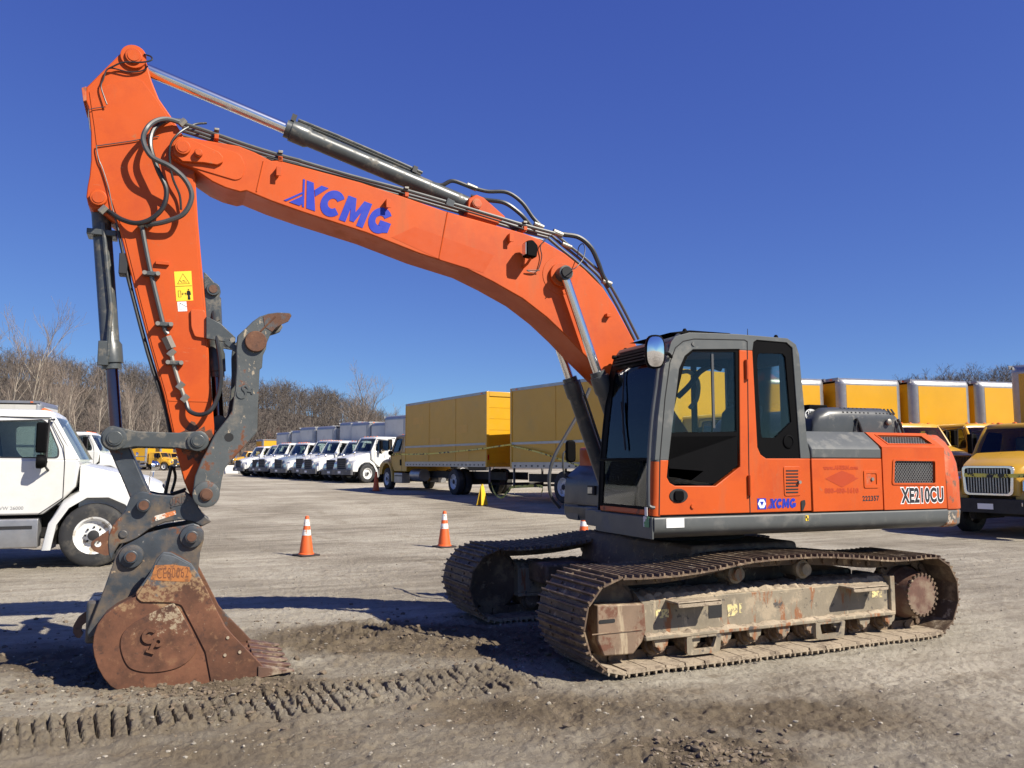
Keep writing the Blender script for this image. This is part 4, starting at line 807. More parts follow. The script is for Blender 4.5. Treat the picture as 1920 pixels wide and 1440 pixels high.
def wordmark(fn, m_, par, depth=.0022, shear=.12):
    for gl in glyphs():
        b = MB()
        for k, poly in enumerate(gl): b.prism([(a+shear*c, c) for a, c in poly], 0, depth*(1+.15*k), 'z')
        b.v = [fn(u_, v_, w_) for u_, v_, w_ in b.v]; b.build('letter', m_, par, smooth=0)
A = U(545, 380, -.222); B = U(724, 443, -.222); ux = (B-A); ux.y = 0; L_ = ux.length/4.02; ux.normalize(); uz = Vector((-ux.z, 0, ux.x)); uz = uz if uz.z > 0 else -uz
H_ = .245
wordmark(lambda u_, v_, w_: tuple(A+ux*(u_*L_)+uz*(v_*H_)+Vector((0, -w_, 0))), m_blue, boom)
# cab-side logo
p = U(*c5((1376, 1162))[0], YC); b = MB(); b.box(p.x, p.x+.095, YC-.003, YC-.0005, p.z, p.z+.098); b.build('logo_plate', m_blue, cabs)
b = MB(); b.prism([(p.x+.0475+.045*math.cos(math.radians(a)), p.z+.049+.045*math.sin(math.radians(a))) for a in range(0, 360, 60)], YC-.0045, YC-.0031); b.build('logo_hexagon', m_white, cabs)
b = MB(); b.prism([(p.x+.026, p.z+.069), (p.x+.069, p.z+.069), (p.x+.0475, p.z+.028)], YC-.006, YC-.0046); b.build('logo_triangle', m_blue, cabs)
wordmark(lambda u_, v_, w_: (p.x+.128+u_*.076, YC-.0005-w_, p.z+.006+v_*.086), m_blue, cabs)
# model number with white edge, fleet number, ghost lettering
p = U(*c6((1000, 1180))[0], Y0); q = U(*c6((1264, 1174))[0], Y0); wd_ = q.x-p.x
for off, m_, dy in ((.0165, m_white, .0008), (.0070, m_blackdecal, .0024)):
    tt, wd = text_mb('XE210CU', .185, lambda u_, v_, w_: (u_, v_, w_), off, .0016, 0, 1, 1.10)
    k = wd_/(wd-off); tt.v = [(p.x+a*k, Y0-dy-c, p.z+.012+b_*1.05) for a, b_, c in tt.v]; tt.build('lettering', m_, pr, smooth=0)
def flat_text(s, q0_, q1_, m_, par, size, off=.002, Yp=Y0, dy=.001, name='lettering', shear=0):
    p = U(*q0_, Yp); q = U(*q1_, Yp); tt, wd = text_mb(s, size, lambda u_, v_, w_: (u_, v_, w_), off, .0012, shear, 1, 1.12); k = (q.x-p.x)/wd
    sl_ = (q.z-p.z)/(q.x-p.x); tt.v = [(p.x+a*k, Yp-dy-c, p.z+b_+a*k*sl_) for a, b_, c in tt.v]; return tt.build(name, m_, par, smooth=0)
flat_text('222357', c6((745, 1163))[0], c6((852, 1160))[0], m_blackdecal, pn, .066, .002)
flat_text('www.AHERN.com', c6((495, 962))[0], c6((715, 960))[0], m_orange_ghost, pn, .052, .003)
flat_text('800-400-1610', c6((503, 1112))[0], c6((720, 1110))[0], m_orange_ghost, pn, .062, .004)
b = MB(); b.prism(O(c6((503, 1020), (610, 968), (690, 998), (695, 1012), (720, 1016), (614, 1077)), Y0), Y0-.0015, Y0-.0005); b.build('faded_diamond', m_orange_ghost, pn)
# ---- stick
SO = O(c1((232, 1190), (190, 1192), (163, 1165), (150, 1110), (158, 1040), (172, 970), (182, 860), (181, 680), (163, 505), (148, 470), (150, 372), (395, 128), (430, 109), (470, 105), (510, 118), (535, 145), (548, 180), (565, 230), (592, 330), (640, 450), (730, 580), (800, 690), (885, 950), (905, 1280))+c2((768, 270), (795, 560), (830, 1050), (850, 1320))+c3((800, 200), (815, 380), (790, 430), (740, 440), (690, 410), (655, 330), (610, 160))+c2((560, 1080), (480, 800), (385, 440), (305, 125)), -.16)
b = MB(); b.prism(SO, -.16, .16); stick = up(b, 'stick', m_orange, .009)
stick['label'] = 'upright orange stick hanging from the boom end'
SP = O(c1((170, 402), (300, 355), (430, 318), (480, 308), (530, 330), (620, 450), (710, 590), (780, 690), (868, 960), (888, 1290))+c2((752, 280), (790, 700), (822, 1130), (838, 1330))+c3((700, 205), (622, 165))+c2((575, 1080), (495, 800), (402, 440), (330, 150), (285, 40))+c1((232, 870), (205, 640)), -.165)
b = MB(); b.prism(SP, -.166, -.1595); b.build('stick_side_plate', m_orange, stick, bevel=.002)
b = MB(); b.prism(O(c1((118, 378), (150, 368), (152, 462), (130, 470)), -.17), -.175, .175); b.build('end_plate', m_orange_dirty, stick, bevel=.003)
pin((250.5, 104.5), -.205, .205, .066, stick, 'stick_cylinder_pin', m_orange, ref=-.2)
pin((184.5, 370.5), -.195, .195, .064, stick, 'bucket_cylinder_pin', m_orange, ref=-.19)
b = MB(); b.cyl((U(250, 104, -.2).x, -.185, U(250, 104, -.2).z), (U(250, 104, -.2).x, -.155, U(250, 104, -.2).z), .1, n=28); b.build('pin_boss', m_orange, stick, bevel=.004)
p = U(*c2((705, 590))[0], -.17); b = MB(); b.prism(rpoly(O(c2((712, 600), (790, 605), (800, 640), (805, 765), (735, 755), (715, 700)), -.175), .02), -.19, -.159); b.build('link_pad', m_orange_clean, stick, bevel=.004)
MB().box(*sorted((U(*c2((590, 1115))[0], -.167).x, U(*c2((812, 1115))[0], -.167).x)), -.170, -.164, U(*c2((600, 1112))[0], -.167).z-.006, U(*c2((600, 1112))[0], -.167).z+.006).build('weld_seam', m_orange, stick)
b = MB(); a_ = U(*c2((515, 335))[0], -.18); c_ = U(*c2((592, 335))[0], -.18); b.box(a_.x, c_.x, -.195, -.164, a_.z-.018, a_.z+.012); b.build('bracket', m_orange, stick, bevel=.003)
# warning label
def decal(poly, y, m_, name='warning_label', par=stick, th=.0012): return MB().prism(O(poly, y), y-th, y).build(name, m_, par, smooth=0)
WLb = c2((619, 388), (716, 384), (727, 550), (632, 555)); decal(WLb, -.1665, m_yellowdecal)
def wl_(u_, v_): # bilinear on label, v down
    a, b_, c, d = WLb; return ((a[0]*(1-u_)+b_[0]*u_)*(1-v_)+(d[0]*(1-u_)+c[0]*u_)*v_, (a[1]*(1-u_)+b_[1]*u_)*(1-v_)+(d[1]*(1-u_)+c[1]*u_)*v_)
def strokes(list_, par=stick, r=.0022, y=-.1682):
    b = MB()
    for l in list_: b.tube([U(*wl_(*q), y) for q in l], r, 4)
    b.build('label_print', m_blackdecal, par, smooth=0)
strokes([[(.15, .42), (.5, .08), (.85, .42), (.15, .42)], [(.02, .5), (.98, .5)], [(.3, .3), (.42, .38)], [(.46, .36), (.7, .37)], [(.45, .3), (.6, .33)], [(.15, .65), (.30, .65), (.30, .86), (.15, .86), (.15, .65)], [(.36, .76), (.62, .76)], [(.42, .72), (.36, .76), (.42, .8)], [(.56, .72), (.62, .76), (.56, .8)]])
strokes([[(.76, .66), (.76, .82)], [(.70, .68), (.68, .80)], [(.82, .68), (.85, .80)], [(.74, .82), (.72, .96)], [(.78, .82), (.81, .96)], [(.76, .61), (.76, .63)], [(.70, .68), (.82, .68)]], r=.006)
decal(c2((637, 558), (688, 556), (693, 610), (642, 612)), -.1665, m_white)
b = MB(); b.tube([U(*q, -.1682) for q in c2((652, 565), (652, 605), (690, 585), (652, 565))], .002, 4); b.build('label_print', m_blackdecal, stick, smooth=0)
# hoses and pipes on the stick
hose(yy(c1((800, 617), (700, 588), (620, 600), (560, 650), (535, 730), (590, 840), (720, 910), (820, 1000), (862, 1110), (810, 1225), (700, 1275), (600, 1297), (545, 1302)), -.19, -.34, -.36, -.30, -.2), .021, m_steelpipe, 'hydraulic_hose', stick)
hose(yy(c1((790, 600), (690, 600), (610, 650), (582, 760), (630, 920), (690, 1060), (670, 1180), (590, 1260), (490, 1290), (390, 1265), (310, 1215), (250, 1190)), -.10, -.30, -.28, -.24, -.12), .020, m_hose, 'hydraulic_hose', stick)
hose(yy(c1((960, 615), (880, 625), (780, 680), (720, 760), (715, 870), (735, 990), (780, 1100), (790, 1200)), -.1, -.25, -.22, -.19), .010, par=stick)
hose(yy(c1((540, 150), (585, 165), (590, 190), (520, 205), (400, 205), (305, 245)), -.19, -.24, -.2), .007, par=stick)
hose(yy(c1((565, 230), (530, 260), (440, 270), (305, 245), (265, 320), (250, 370), (275, 450), (290, 490)), -.18, -.2), .006, par=stick)
hose(yy(c1((280, 505), (190, 518), (165, 540), (175, 660)), -.18, -.18), .0035, m_steelpipe, 'lube_line', stick)
hose(yy(c1((640, 705), (560, 715), (460, 735), (250, 765), (220, 775), (235, 860), (260, 920), (300, 1050), (330, 1200), (370, 1340)), -.18, -.18), .0045, m_steelpipe, 'lube_line', stick)
hose(yy(c2((285, 60), (350, 380), (370, 470), (470, 850), (560, 1130), (600, 1310)), -.14, -.12), .012, m_black, 'lube_hose', stick)
hose(yy(c2((310, 80), (360, 330), (380, 480), (480, 850), (570, 1130), (612, 1310)), -.10, -.06), .010, m_black, 'lube_hose', stick)
hose(yy(c2((436, 120), (455, 230), (490, 400), (560, 690), (585, 740)), -.2, -.2), .019, m_steelpipe, 'stick_pipe', stick, 4)
hose(yy(c2((600, 830), (615, 900), (640, 990), (665, 1060), (688, 1125)), -.2, -.2), .017, m_fit, 'stick_pipe', stick, 4)
hose(yy(c2((688, 1125), (705, 1170), (755, 1192), (810, 1180), (850, 1130), (880, 1030), (880, 900), (855, 740), (842, 640), (838, 590)), -.2, -.28, -.24, -.1), .019, m_hose, 'thumb_hose', stick)
for q in c2((492, 402), (565, 686), (622, 902)):
    p = U(*q, -.2); b = MB(); b.box(p.x-.065, p.x+.065, -.235, -.165, p.z-.018, p.z+.018); b.build('pipe_clamp', m_gray_cyl, stick, bevel=.006)
    for s in (-.05, .05): MB().cyl((p.x+s, -.252, p.z), (p.x+s, -.234, p.z), .018, n=8).build('clamp_bolt', m_fit, stick)
p, q = U(*c2((575, 755))[0], -.2), U(*c2((605, 820))[0], -.2); MB().cyl(p, q, .038, n=4).build('valve_block', m_fit, stick)
for q in (c2((440, 125))[0], c2((470, 118))[0], c1((265, 1200))[0], c1((800, 612))[0], c2((655, 1030))[0], c2((680, 1100))[0], c2((605, 845))[0]):
    p = U(*q, -.2); MB().cyl(p-Vector((.02, 0, .025)), p+Vector((.02, 0, .025)), .028, n=6).build('hose_fitting', m_fit, stick)
b = MB(); p = U(*c2((337, 345))[0], -.1); b.box(p.x-.035, p.x+.03, -.15, .0, p.z-.09, p.z+.08); b.build('junction_block', m_black, stick, bevel=.005)
# ---- bucket cylinder and linkage
pA = U(215, 822, -.27); pA.y = 0; pT = U(184.5, 370.5, -.19); pT.y = 0
bc, S_, t = ram('bucket_cylinder', pA, pT, .295, .072, .047, 1.25, m_roddark)
MB().tube([S_+t*.1+Vector((-.02, -.085, 0)), S_+t*.5+Vector((.03, -.085, 0)), S_+t*1.2+Vector((.015, -.085, 0))], .018, 8).build('ram_pipe', m_gray_cyl, bc)
b = MB(); c_ = S_+t*1.12; b.obox(c_, Vector((.11, 0, 0)), Vector((0, .095, 0)), Vector((0, 0, .025))); b.build('pipe_clamp', m_gray_cyl, bc, bevel=.006)
b = MB(); c_ = S_+t*.12; b.obox(c_+Vector((-.05, -.07, 0)), Vector((.04, 0, 0)), Vector((0, .03, 0)), Vector((0, 0, .10))); b.build('port_block', m_gray_cyl, bc, bevel=.006)
def capsule(a, b_, ra, rb, waist, n=14):
    a, b_ = Vector(a), Vector(b_); d = (b_-a).normalized(); pr_ = Vector((-d.y, d.x)); out = []
    a0 = math.degrees(math.atan2(d.y, d.x))
    out += arc(b_.x, b_.y, rb, a0-80, a0+80, n); m_ = (a+b_)/2; L = (b_-a).length
    out += [tuple(b_-d*L*.25+pr_*waist), tuple(a+d*L*.25+pr_*waist)]
    out += arc(a.x, a.y, ra, a0+100, a0+260, n); out += [tuple(a+d*L*.25-pr_*waist), tuple(b_-d*L*.25-pr_*waist)]
    return out
q1, q2 = O([(215, 822), (371, 827)], -.27)
for s in (-1, 1): up(MB().prism(capsule(q1, q2, .10, .085, .062), min(.24*s, .29*s), max(.24*s, .29*s)), 'side_link', m_gray_cyl, .008)
q3, q4 = O([(215, 822), (268, 943)], -.2); hl = up(MB().prism(capsule(q3, q4, .075, .075, .07), -.20, .20), 'bucket_link', m_gray_tool, .01)
for q, r in (((215, 822), .06), ((371, 827), .055)):
    p = U(*q, -.32); pin(q, -.325, .325, r, hl, 'link_pin', m_gray_cyl, ref=-.31); MB().lathe((p.x, -.29, p.z), (0, -1, 0), [(0, r*1.45), (.018, r*1.45), (.022, r*1.2), (.022, r)], 24).build('pin_collar', m_gray_cyl, hl)
def stain(px, Y, r, par, m_, seed=1):
    p = U(*px, Y); q = random.Random(seed); n_ = 26; MB().prism([(p.x+r*q.uniform(.72, 1.15)*math.cos(6.283*i/n_), p.z+r*q.uniform(.72, 1.25)*math.sin(6.283*i/n_)) for i in range(n_)], Y-.001, Y).build('grease_stain', m_, par, smooth=0)
m_grease = M('old_grease', (.09, .038, .02), .6, var=.4, vscale=12, layers=[((.30, .075, .02), 14, .55, .7, .6)])
stain((368, 830), -.1672, .155, stick, m_grease); stain((352, 300), -.1672, .13, stick, M('dark_scuff', (.30, .055, .018), .6), 4)
# quick coupler
CO = spl2(O(c3((385, 405), (440, 378), (520, 390), (590, 398), (660, 378), (715, 420), (725, 460)), -.22), 2)
CP = O(c3((385, 405), (415, 383), (450, 376), (520, 392), (600, 398), (660, 380), (715, 420), (728, 465), (765, 505), (790, 528), (742, 552), (700, 530), (650, 518), (560, 530), (480, 565), (420, 610), (370, 632), (330, 640), (305, 680), (290, 722), (278, 690), (273, 640), (276, 600), (300, 540), (358, 475)), -.22)
for s in (-1, 1): cq = up(MB().prism(CP, min(.20*s, .245*s), max(.20*s, .245*s)), 'coupler_plate', m_gray_tool, .008)
b = MB(); b.prism(O(c3((470, 470), (640, 430), (680, 480), (560, 520), (400, 590)), -.2), -.2, .2); b.prism(O(c3((300, 590), (340, 560), (360, 620), (310, 680)), -.2), -.2, .2); up(b, 'coupler_body', m_gray_tool, .02)
b = MB(); lug = O(c3((275, 572), (215, 612), (190, 630), (188, 655), (205, 675), (262, 697), (290, 690)), -.22); hl_ = U(*c3((222, 640))[0], -.22)
b.plate(lug, [[(hl_.x+.026*math.cos(a), hl_.z+.026*math.sin(a)) for a in [2*math.pi*k/14 for k in range(14)]]], -.24, -.19); up(b, 'lifting_eye', m_rust)
pin(c3((452, 447))[0], -.30, .30, .052, cq, 'coupler_pin', m_gray_tool, ref=-.29, ringm=m_rust_pin)
pin(c3((348, 593))[0], -.252, -.23, .034, cq, 'coupler_bolt', m_gray_tool)
b = MB(); b.prism(rpoly(O(c3((583, 420), (600, 405), (655, 385), (660, 440), (600, 455), (583, 445)), -.246), .02), -.25, -.243); b.build('name_plate', m_gray_tool, cq, bevel=.003)
p = U(*c3((592, 445))[0], -.25); tt, wd = text_mb('JRB', .085, lambda u_, v_, w_: (p.x+u_*.95, -.2505-w_, p.z+v_+u_*.18), .002, .006); tt.build('lettering', m_gray_tool, cq, smooth=0)
m_sticker = M('torn_white_red_sticker', (.62, .58, .5), .6, var=.1, layers=[((.5, .16, .05), 12, .5, .56, .6), ((.05, .05, .055), 16, .5, .54, .6)])
b = MB(); b.prism(O(c3((505, 500), (610, 472), (614, 492), (512, 525)), -.246), -.248, -.244); b.build('sticker', m_sticker, cq, smooth=0)
hose(yy(c3((590, 250), (575, 320), (560, 385)), .0, .05), .014, name='coupler_hose'); hose(yy(c3((600, 255), (610, 310), (590, 385)), .05, .1), .012, name='coupler_hose'); hose(yy(c3((660, 365), (620, 380), (590, 388)), -.1, .0), .012, name='coupler_hose')
# ---- thumb
TH = O(c2((1280, 637), (1270, 622), (1200, 619), (1150, 625), (1100, 642), (1060, 670), (1025, 705), (975, 750), (968, 830), (970, 930), (962, 1050), (945, 1170), (925, 1205), (850, 1300), (800, 1400))+c3((742, 218), (708, 300), (698, 370), (705, 410), (730, 440), (765, 455), (800, 448), (825, 420), (832, 380), (842, 320), (855, 265))+c2((950, 1440), (1010, 1375), (1070, 1310), (1088, 1285), (1090, 1150), (1100, 940), (1113, 930), (1118, 860), (1135, 825), (1140, 790), (1155, 755), (1165, 735), (1190, 705), (1200, 690), (1235, 680), (1262, 668)), -.31)
for s in (-1, 1): th = up(MB().prism(TH, min(.285*s, .33*s), max(.285*s, .33*s)), 'thumb_plate', m_thumb, .008)
th['label'] = 'curved grey thumb with rusty tip behind the bucket'
b = MB(); b.prism(O(c2((1020, 1010), (1085, 950), (1088, 1280), (1000, 1380), (990, 1350), (1040, 1200)), -.25), -.285, .285); b.prism(O(c2((1150, 700), (1255, 650), (1250, 640), (1140, 660)), -.28), -.285, .285); up(b, 'thumb_web', m_rust, .006)
tipm = m_rust; b = MB(); b.prism(O(c2((1278, 637), (1268, 624), (1200, 621), (1150, 628), (1120, 640), (1130, 700), (1170, 725), (1192, 702), (1236, 678), (1262, 666)), -.3315), -.334, -.3295); b.build('thumb_tip', m_rust, th)
p = U(*c2((1080, 780))[0], -.36); MB().cyl((p.x, -.365, p.z), (p.x, .365, p.z), .088, n=30).build('thumb_tube', m_rust, th, bevel=.006)
pq = pin(c3((765, 393))[0], -.385, .385, .050, th, 'thumb_pin', m_rust_pin, ref=-.38, ringm=m_rust_pin)
MB().lathe((pq.x, -.329, pq.z), (0, -1, 0), [(0, .105), (.03, .10), (.034, .085), (.034, .04)], 28).build('pin_collar', m_thumb, th)
p = U(*c2((928, 1320))[0], -.331); MB().cyl((p.x, -.3315, p.z), (p.x, -.3285, p.z), .036, n=20).build('plate_hole', m_dark, th)
MB().tube([U(*q, -.333) for q in c2((1105, 725), (1150, 680), (1190, 640))], .008, 6).build('weld_bead', m_rust, th)
def cp_mark(fn, m_, par, depth, name='emblem'):
    b = MB(); n = 20; c_o = [(-.02+.36*math.cos(math.radians(a)), .12+.36*math.sin(math.radians(a))) for a in range(60, 331, 15)]; c_i = [(-.02+.2*math.cos(math.radians(a)), .12+.2*math.sin(math.radians(a))) for a in range(330, 59, -15)]
    b.prism(c_o+c_i, 0, depth, 'z'); b.prism([(.20, .10), (.36, .10), (.36, -.62), (.20, -.62)], 0, depth*1.02, 'z'); b.prism([(.10, -.62), (.50, -.62), (.50, -.50), (.10, -.50)], 0, depth*1.06, 'z')
    p_o = [(.44+.24*math.cos(math.radians(a)), -.02+.24*math.sin(math.radians(a))) for a in range(-100, 181, 20)]; p_i = [(.44+.10*math.cos(math.radians(a)), -.02+.10*math.sin(math.radians(a))) for a in range(180, -101, -20)]
    b.prism(p_o+p_i, 0, depth*1.04, 'z'); b.v = [fn(u_, v_, w_) for u_, v_, w_ in b.v]; return b.build(name, m_, par, smooth=0)
p = U(*c2((1010, 1075))[0], -.331); an = math.radians(80)
cp_mark(lambda u_, v_, w_: (p.x+.115*(u_*math.cos(an)-v_*math.sin(an)), -.3305-w_, p.z+.115*(u_*math.sin(an)+v_*math.cos(an))), m_thumb, th, .007)
# thumb cylinder and brackets on the stick's back
b = MB(); b.prism(O(c2((785, 390), (800, 400), (860, 465), (875, 500), (880, 660), (800, 700)), -.13), -.14, -.10); b.prism(O(c2((785, 390), (800, 400), (860, 465), (875, 500), (880, 660), (800, 700)), -.13), .10, .14); tbk = up(b, 'thumb_bracket', m_gray_cyl, .005)
p = U(*c2((840, 485))[0], -.17); MB().cyl((p.x, -.17, p.z), (p.x, .17, p.z), .055, n=22).build('bracket_pin', m_gray_cyl, tbk, bevel=.004); MB().cyl((p.x, -.176, p.z), (p.x, -.169, p.z), .035, n=18).build('pin_cap', m_rust_pin, tbk)
e_ = U(*c2((870, 1240))[0], 0); tc_, S2, t2 = ram('thumb_cylinder', e_, (p.x, 0, p.z), .35, .068, .042, 1.15, m_roddark)
b = MB(); TLK = O(c2((800, 640), (880, 680), (965, 760), (962, 795), (905, 785), (800, 765)), -.2); b.prism(TLK, -.215, -.185); tl = up(b, 'thumb_link', m_gray_cyl, .004); up(MB().prism(TLK, .185, .215), 'thumb_link', m_gray_cyl, .004)
for q in c2((948, 773), (915, 798)):
    p = U(*q, -.22); MB().cyl((p.x, -.235, p.z), (p.x, -.21, p.z), .022, n=14).build('link_bolt', m_fit, tl)
b = MB(); b.prism(O(c2((900, 790), (965, 845), (985, 815), (925, 775)), -.24), -.25, -.22); up(b, 'latch_arm', m_gray_cyl, .003)
# ---- bucket
YB = -.53
SIDE = O(c3((550, 680), (590, 684), (640, 710), (690, 738), (722, 782), (755, 845), (790, 912), (822, 975), (860, 1050), (905, 1105), (960, 1160), (1005, 1205), (1050, 1255), (1030, 1300), (900, 1325), (790, 1345), (620, 1362), (460, 1378), (390, 1382), (330, 1378), (285, 1352), (250, 1310), (222, 1260), (203, 1200), (196, 1150), (202, 1095), (222, 1040), (258, 993), (310, 955), (370, 922), (412, 905), (415, 880), (480, 790), (515, 715)), YB)
b = MB(); b.prism(SIDE, YB, YB+.04); bs = up(b, 'bucket_side', m_bucket_side, .006); bs['label'] = 'rusty side plate of the digging bucket with raised monogram'
up(MB().prism(SIDE, -YB-.04, -YB), 'bucket_side', m_rust, .006)
SH = O(c3((690, 745), (640, 716), (590, 692), (550, 700), (520, 740), (480, 800), (420, 890), (370, 926), (310, 958), (258, 996), (222, 1043), (203, 1097), (197, 1152), (204, 1202), (224, 1262), (252, 1311), (287, 1352), (332, 1377), (392, 1381), (460, 1377), (620, 1361), (790, 1344), (900, 1325), (1028, 1300)), YB)
def offs(pts, d):
    out = []
    for i, p in enumerate(pts):
        a = Vector(pts[max(i-1, 0)]); c = Vector(pts[min(i+1, len(pts)-1)]); t = (c-a).normalized(); out.append((p[0]-t.y*d, p[1]+t.x*d))
    return out
b = MB(); inner = offs(SH, .028); b.prism(SH+inner[::-1], YB+.038, -YB-.038); shl = up(b, 'bucket_shell', m_rust)
b = MB(); b.prism(rpoly(O(c3((545, 690), (600, 700), (690, 745), (722, 790), (790, 915), (855, 1050), (965, 1165), (1048, 1252), (1028, 1298), (790, 1340), (760, 1180), (700, 1060), (640, 945), (585, 932), (440, 930), (415, 905), (480, 800)), YB), .015), YB-.012, YB-.001); b.build('wear_plate', m_bucket_side, bs, bevel=.004)
KP = O(c3((585, 940), (610, 945), (640, 985), (700, 1095), (718, 1150), (700, 1200), (640, 1250), (560, 1275), (470, 1282), (400, 1268), (365, 1240), (340, 1180), (336, 1120), (360, 1070), (440, 1010)), YB); b = MB(); b.prism(spl2(KP, 3), YB-.010, YB-.0005); b.build('monogram_plate', m_bucket_mono, bs, bevel=.004)
p = U(*c3((480, 1110))[0], YB); an = math.radians(-22)
cp_mark(lambda u_, v_, w_: (p.x+.155*(u_*math.cos(an)-v_*math.sin(an)), YB-.0105-w_, p.z+.155*(u_*math.sin(an)+v_*math.cos(an))), m_rust, bs, .018)
for q in c3((932, 1180), (858, 1195), (872, 1108)): pz = U(*q, YB-.012); MB().cyl((pz.x, YB-.020, pz.z), (pz.x, YB-.011, pz.z), .012, n=10).build('bolt_head', m_mud_dry, bs)
b = MB(); b.prism(O(c3((510, 745), (600, 742), (680, 755), (692, 800), (680, 828), (590, 825), (485, 818)), YB), YB-.0140, YB-.0122); b.build('spray_patch', m_spray, bs, smooth=0)
flat_text('CE80062', c3((515, 812))[0], c3((675, 806))[0], M('scrawled_paint', (.13, .045, .02), .7), bs, .115, -.001, YB, .0145)
# ears with pins
EAR = O(c3((355, 648), (330, 668), (312, 700), (255, 860), (170, 1075), (172, 1100), (188, 1110), (260, 1060), (420, 960), (560, 930), (700, 930), (725, 765), (735, 680), (752, 620), (752, 575), (728, 545), (700, 536), (650, 548), (560, 562), (470, 585), (420, 615)), -.29)
for s in (-1, 1): ear = up(MB().prism(EAR, min(.255*s, .305*s), max(.255*s, .305*s)), 'bucket_ear', m_gray_tool, .008)
for q in c3((388, 705), (692, 605)):
    pz = pin(q, -.37, .37, .050, ear, 'bucket_pin', m_gray_tool, ref=-.36, ringm=m_rust_pin); MB().lathe((pz.x, -.304, pz.z), (0, -1, 0), [(0, .092), (.03, .086), (.034, .07), (.034, .04)], 26).build('pin_collar', m_gray_tool, ear)
b = MB(); b.plate(O(c3((190, 975), (160, 978), (125, 1005), (102, 1045), (100, 1080), (118, 1105), (135, 1108), (150, 1085), (140, 1070), (146, 1045), (165, 1030), (200, 1025)), -.05), [], -.08, -.03); up(b, 'lifting_hook', m_rust_worn)
b = MB(); b.box(*sorted((U(*c3((175, 1000))[0], -.05).x, U(*c3((260, 1000))[0], -.05).x)), -.25, .25, .30, .62); up(b, 'bucket_back_plate', m_gray_tool, .02)
# cutting lip and teeth
L0 = U(*c3((1035, 1280))[0], YB); tipz = U(*c3((1205, 1288))[0], YB)
b = MB(); b.prism([(L0.x-.10, L0.z+.035), (L0.x+.06, L0.z+.03), (L0.x+.10, L0.z-.005), (L0.x-.06, L0.z-.045)], YB, -YB); lip = up(b, 'cutting_lip', m_rust, .004)
dx = tipz.x-L0.x
for k in range(6):
    y = -.50+1.0*k/5
    b = MB(); b.loft([[(L0.x-.02, y-.055, L0.z-.045), (L0.x-.02, y+.055, L0.z-.045), (L0.x-.02, y+.055, L0.z+.05), (L0.x-.02, y-.055, L0.z+.05)], [(L0.x+dx*.45, y-.045, L0.z-.03), (L0.x+dx*.45, y+.045, L0.z-.03), (L0.x+dx*.45, y+.045, L0.z+.02), (L0.x+dx*.45, y-.045, L0.z+.02)], [(L0.x+dx, y-.03, L0.z-.022), (L0.x+dx, y+.03, L0.z-.022), (L0.x+dx, y+.03, L0.z-.010), (L0.x+dx, y-.03, L0.z-.010)]]); b.build('tooth', m_rust_worn, lip, bevel=.004)
# ------------------------------------------------------------------ trucks
def rise(x, y): return float(base_rise(np.array([float(x)]), np.array([float(y)]))[0])
def cl(lat, d):                         # (metres right of the view axis, metres ahead) -> world ground point
    p = Vector((CAM.x, CAM.y, 0))+RT*lat+FH*d; p.z = rise(p.x, p.y); return p
def gpt(px, py):
    z = 0
    for _ in range(12): p = G(px, py, z); z = rise(p.x, p.y)
    return p
def pxd(px, d): return cl((px-960)/FPX*d, d)
def head(h): v = RT*h[0]+FH*h[1]; return math.atan2(v.y, v.x)
DUST = (.30, .26, .20)
m_tyre = M('tyre_rubber', (.022, .022, .023), .75, var=.2, layers=[((.13, .115, .09), 3, .6, 1.2, .9)], bump=.1)
m_rimw = M('white_rim', (.68, .68, .66), .45, var=.08, layers=[((.3, .25, .18), 5, .62, .85, .8)])
m_wtruck = M('white_truck_paint', (.62, .62, .595), .28, var=.03, vscale=1.5, layers=[((.58, .55, .49), 1.2, .68, 1.2, .55)], coat=.3)
m_ytruck = M('yellow_truck_paint', (.55, .305, .024), .32, var=.05, vscale=1.2, layers=[((.47, .29, .05), 2.0, .75, 1.2, .6)], coat=.2)
m_ypanel = M('yellow_box_panel', (.58, .31, .012), .34, var=.06, vscale=.8, layers=[((.50, .30, .04), 1.0, .62, 1.2, .42)], bump=.03, bscale=2.5)
m_ypatch = M('yellow_panel_patch', (.62, .33, .03), .42, var=.05)
m_wpanel = M('white_box_panel', (.52, .51, .47), .4, var=.06, vscale=1.0, layers=[((.42, .41, .38), 1.5, .62, 1.1, .6)])
m_alu = M('aluminium_trim', (.36, .36, .36), .42, metal=.75, var=.12, vscale=4, layers=[((.36, .35, .34), 6, .6, 1.1, .5)])
m_chassis = M('black_chassis', (.02, .02, .021), .7, var=.3)
m_bumper = M('grey_bumper', (.09, .09, .092), .5, var=.1)
m_chromet = M('truck_chrome', (.75, .75, .76), .16, metal=1, var=.05)
m_bar = M('dull_chrome_bar', (.32, .32, .32), .3, metal=.9, var=.1)
m_tglass = glass('truck_glass', (.66, .73, .72), .045)
m_amber = M('amber_marker', (.75, .16, .02), .3)
m_redlens = M('red_lens', (.35, .01, .01), .3)
m_tseat = M('truck_seat', (.10, .14, .14), .7)
m_tape = M('caution_tape', (.62, .56, .10), .4, var=.1, layers=[((.03, .03, .02), 5, .60, .63, .5)])
def both(fn):
    for s in (1, -1): fn(s)
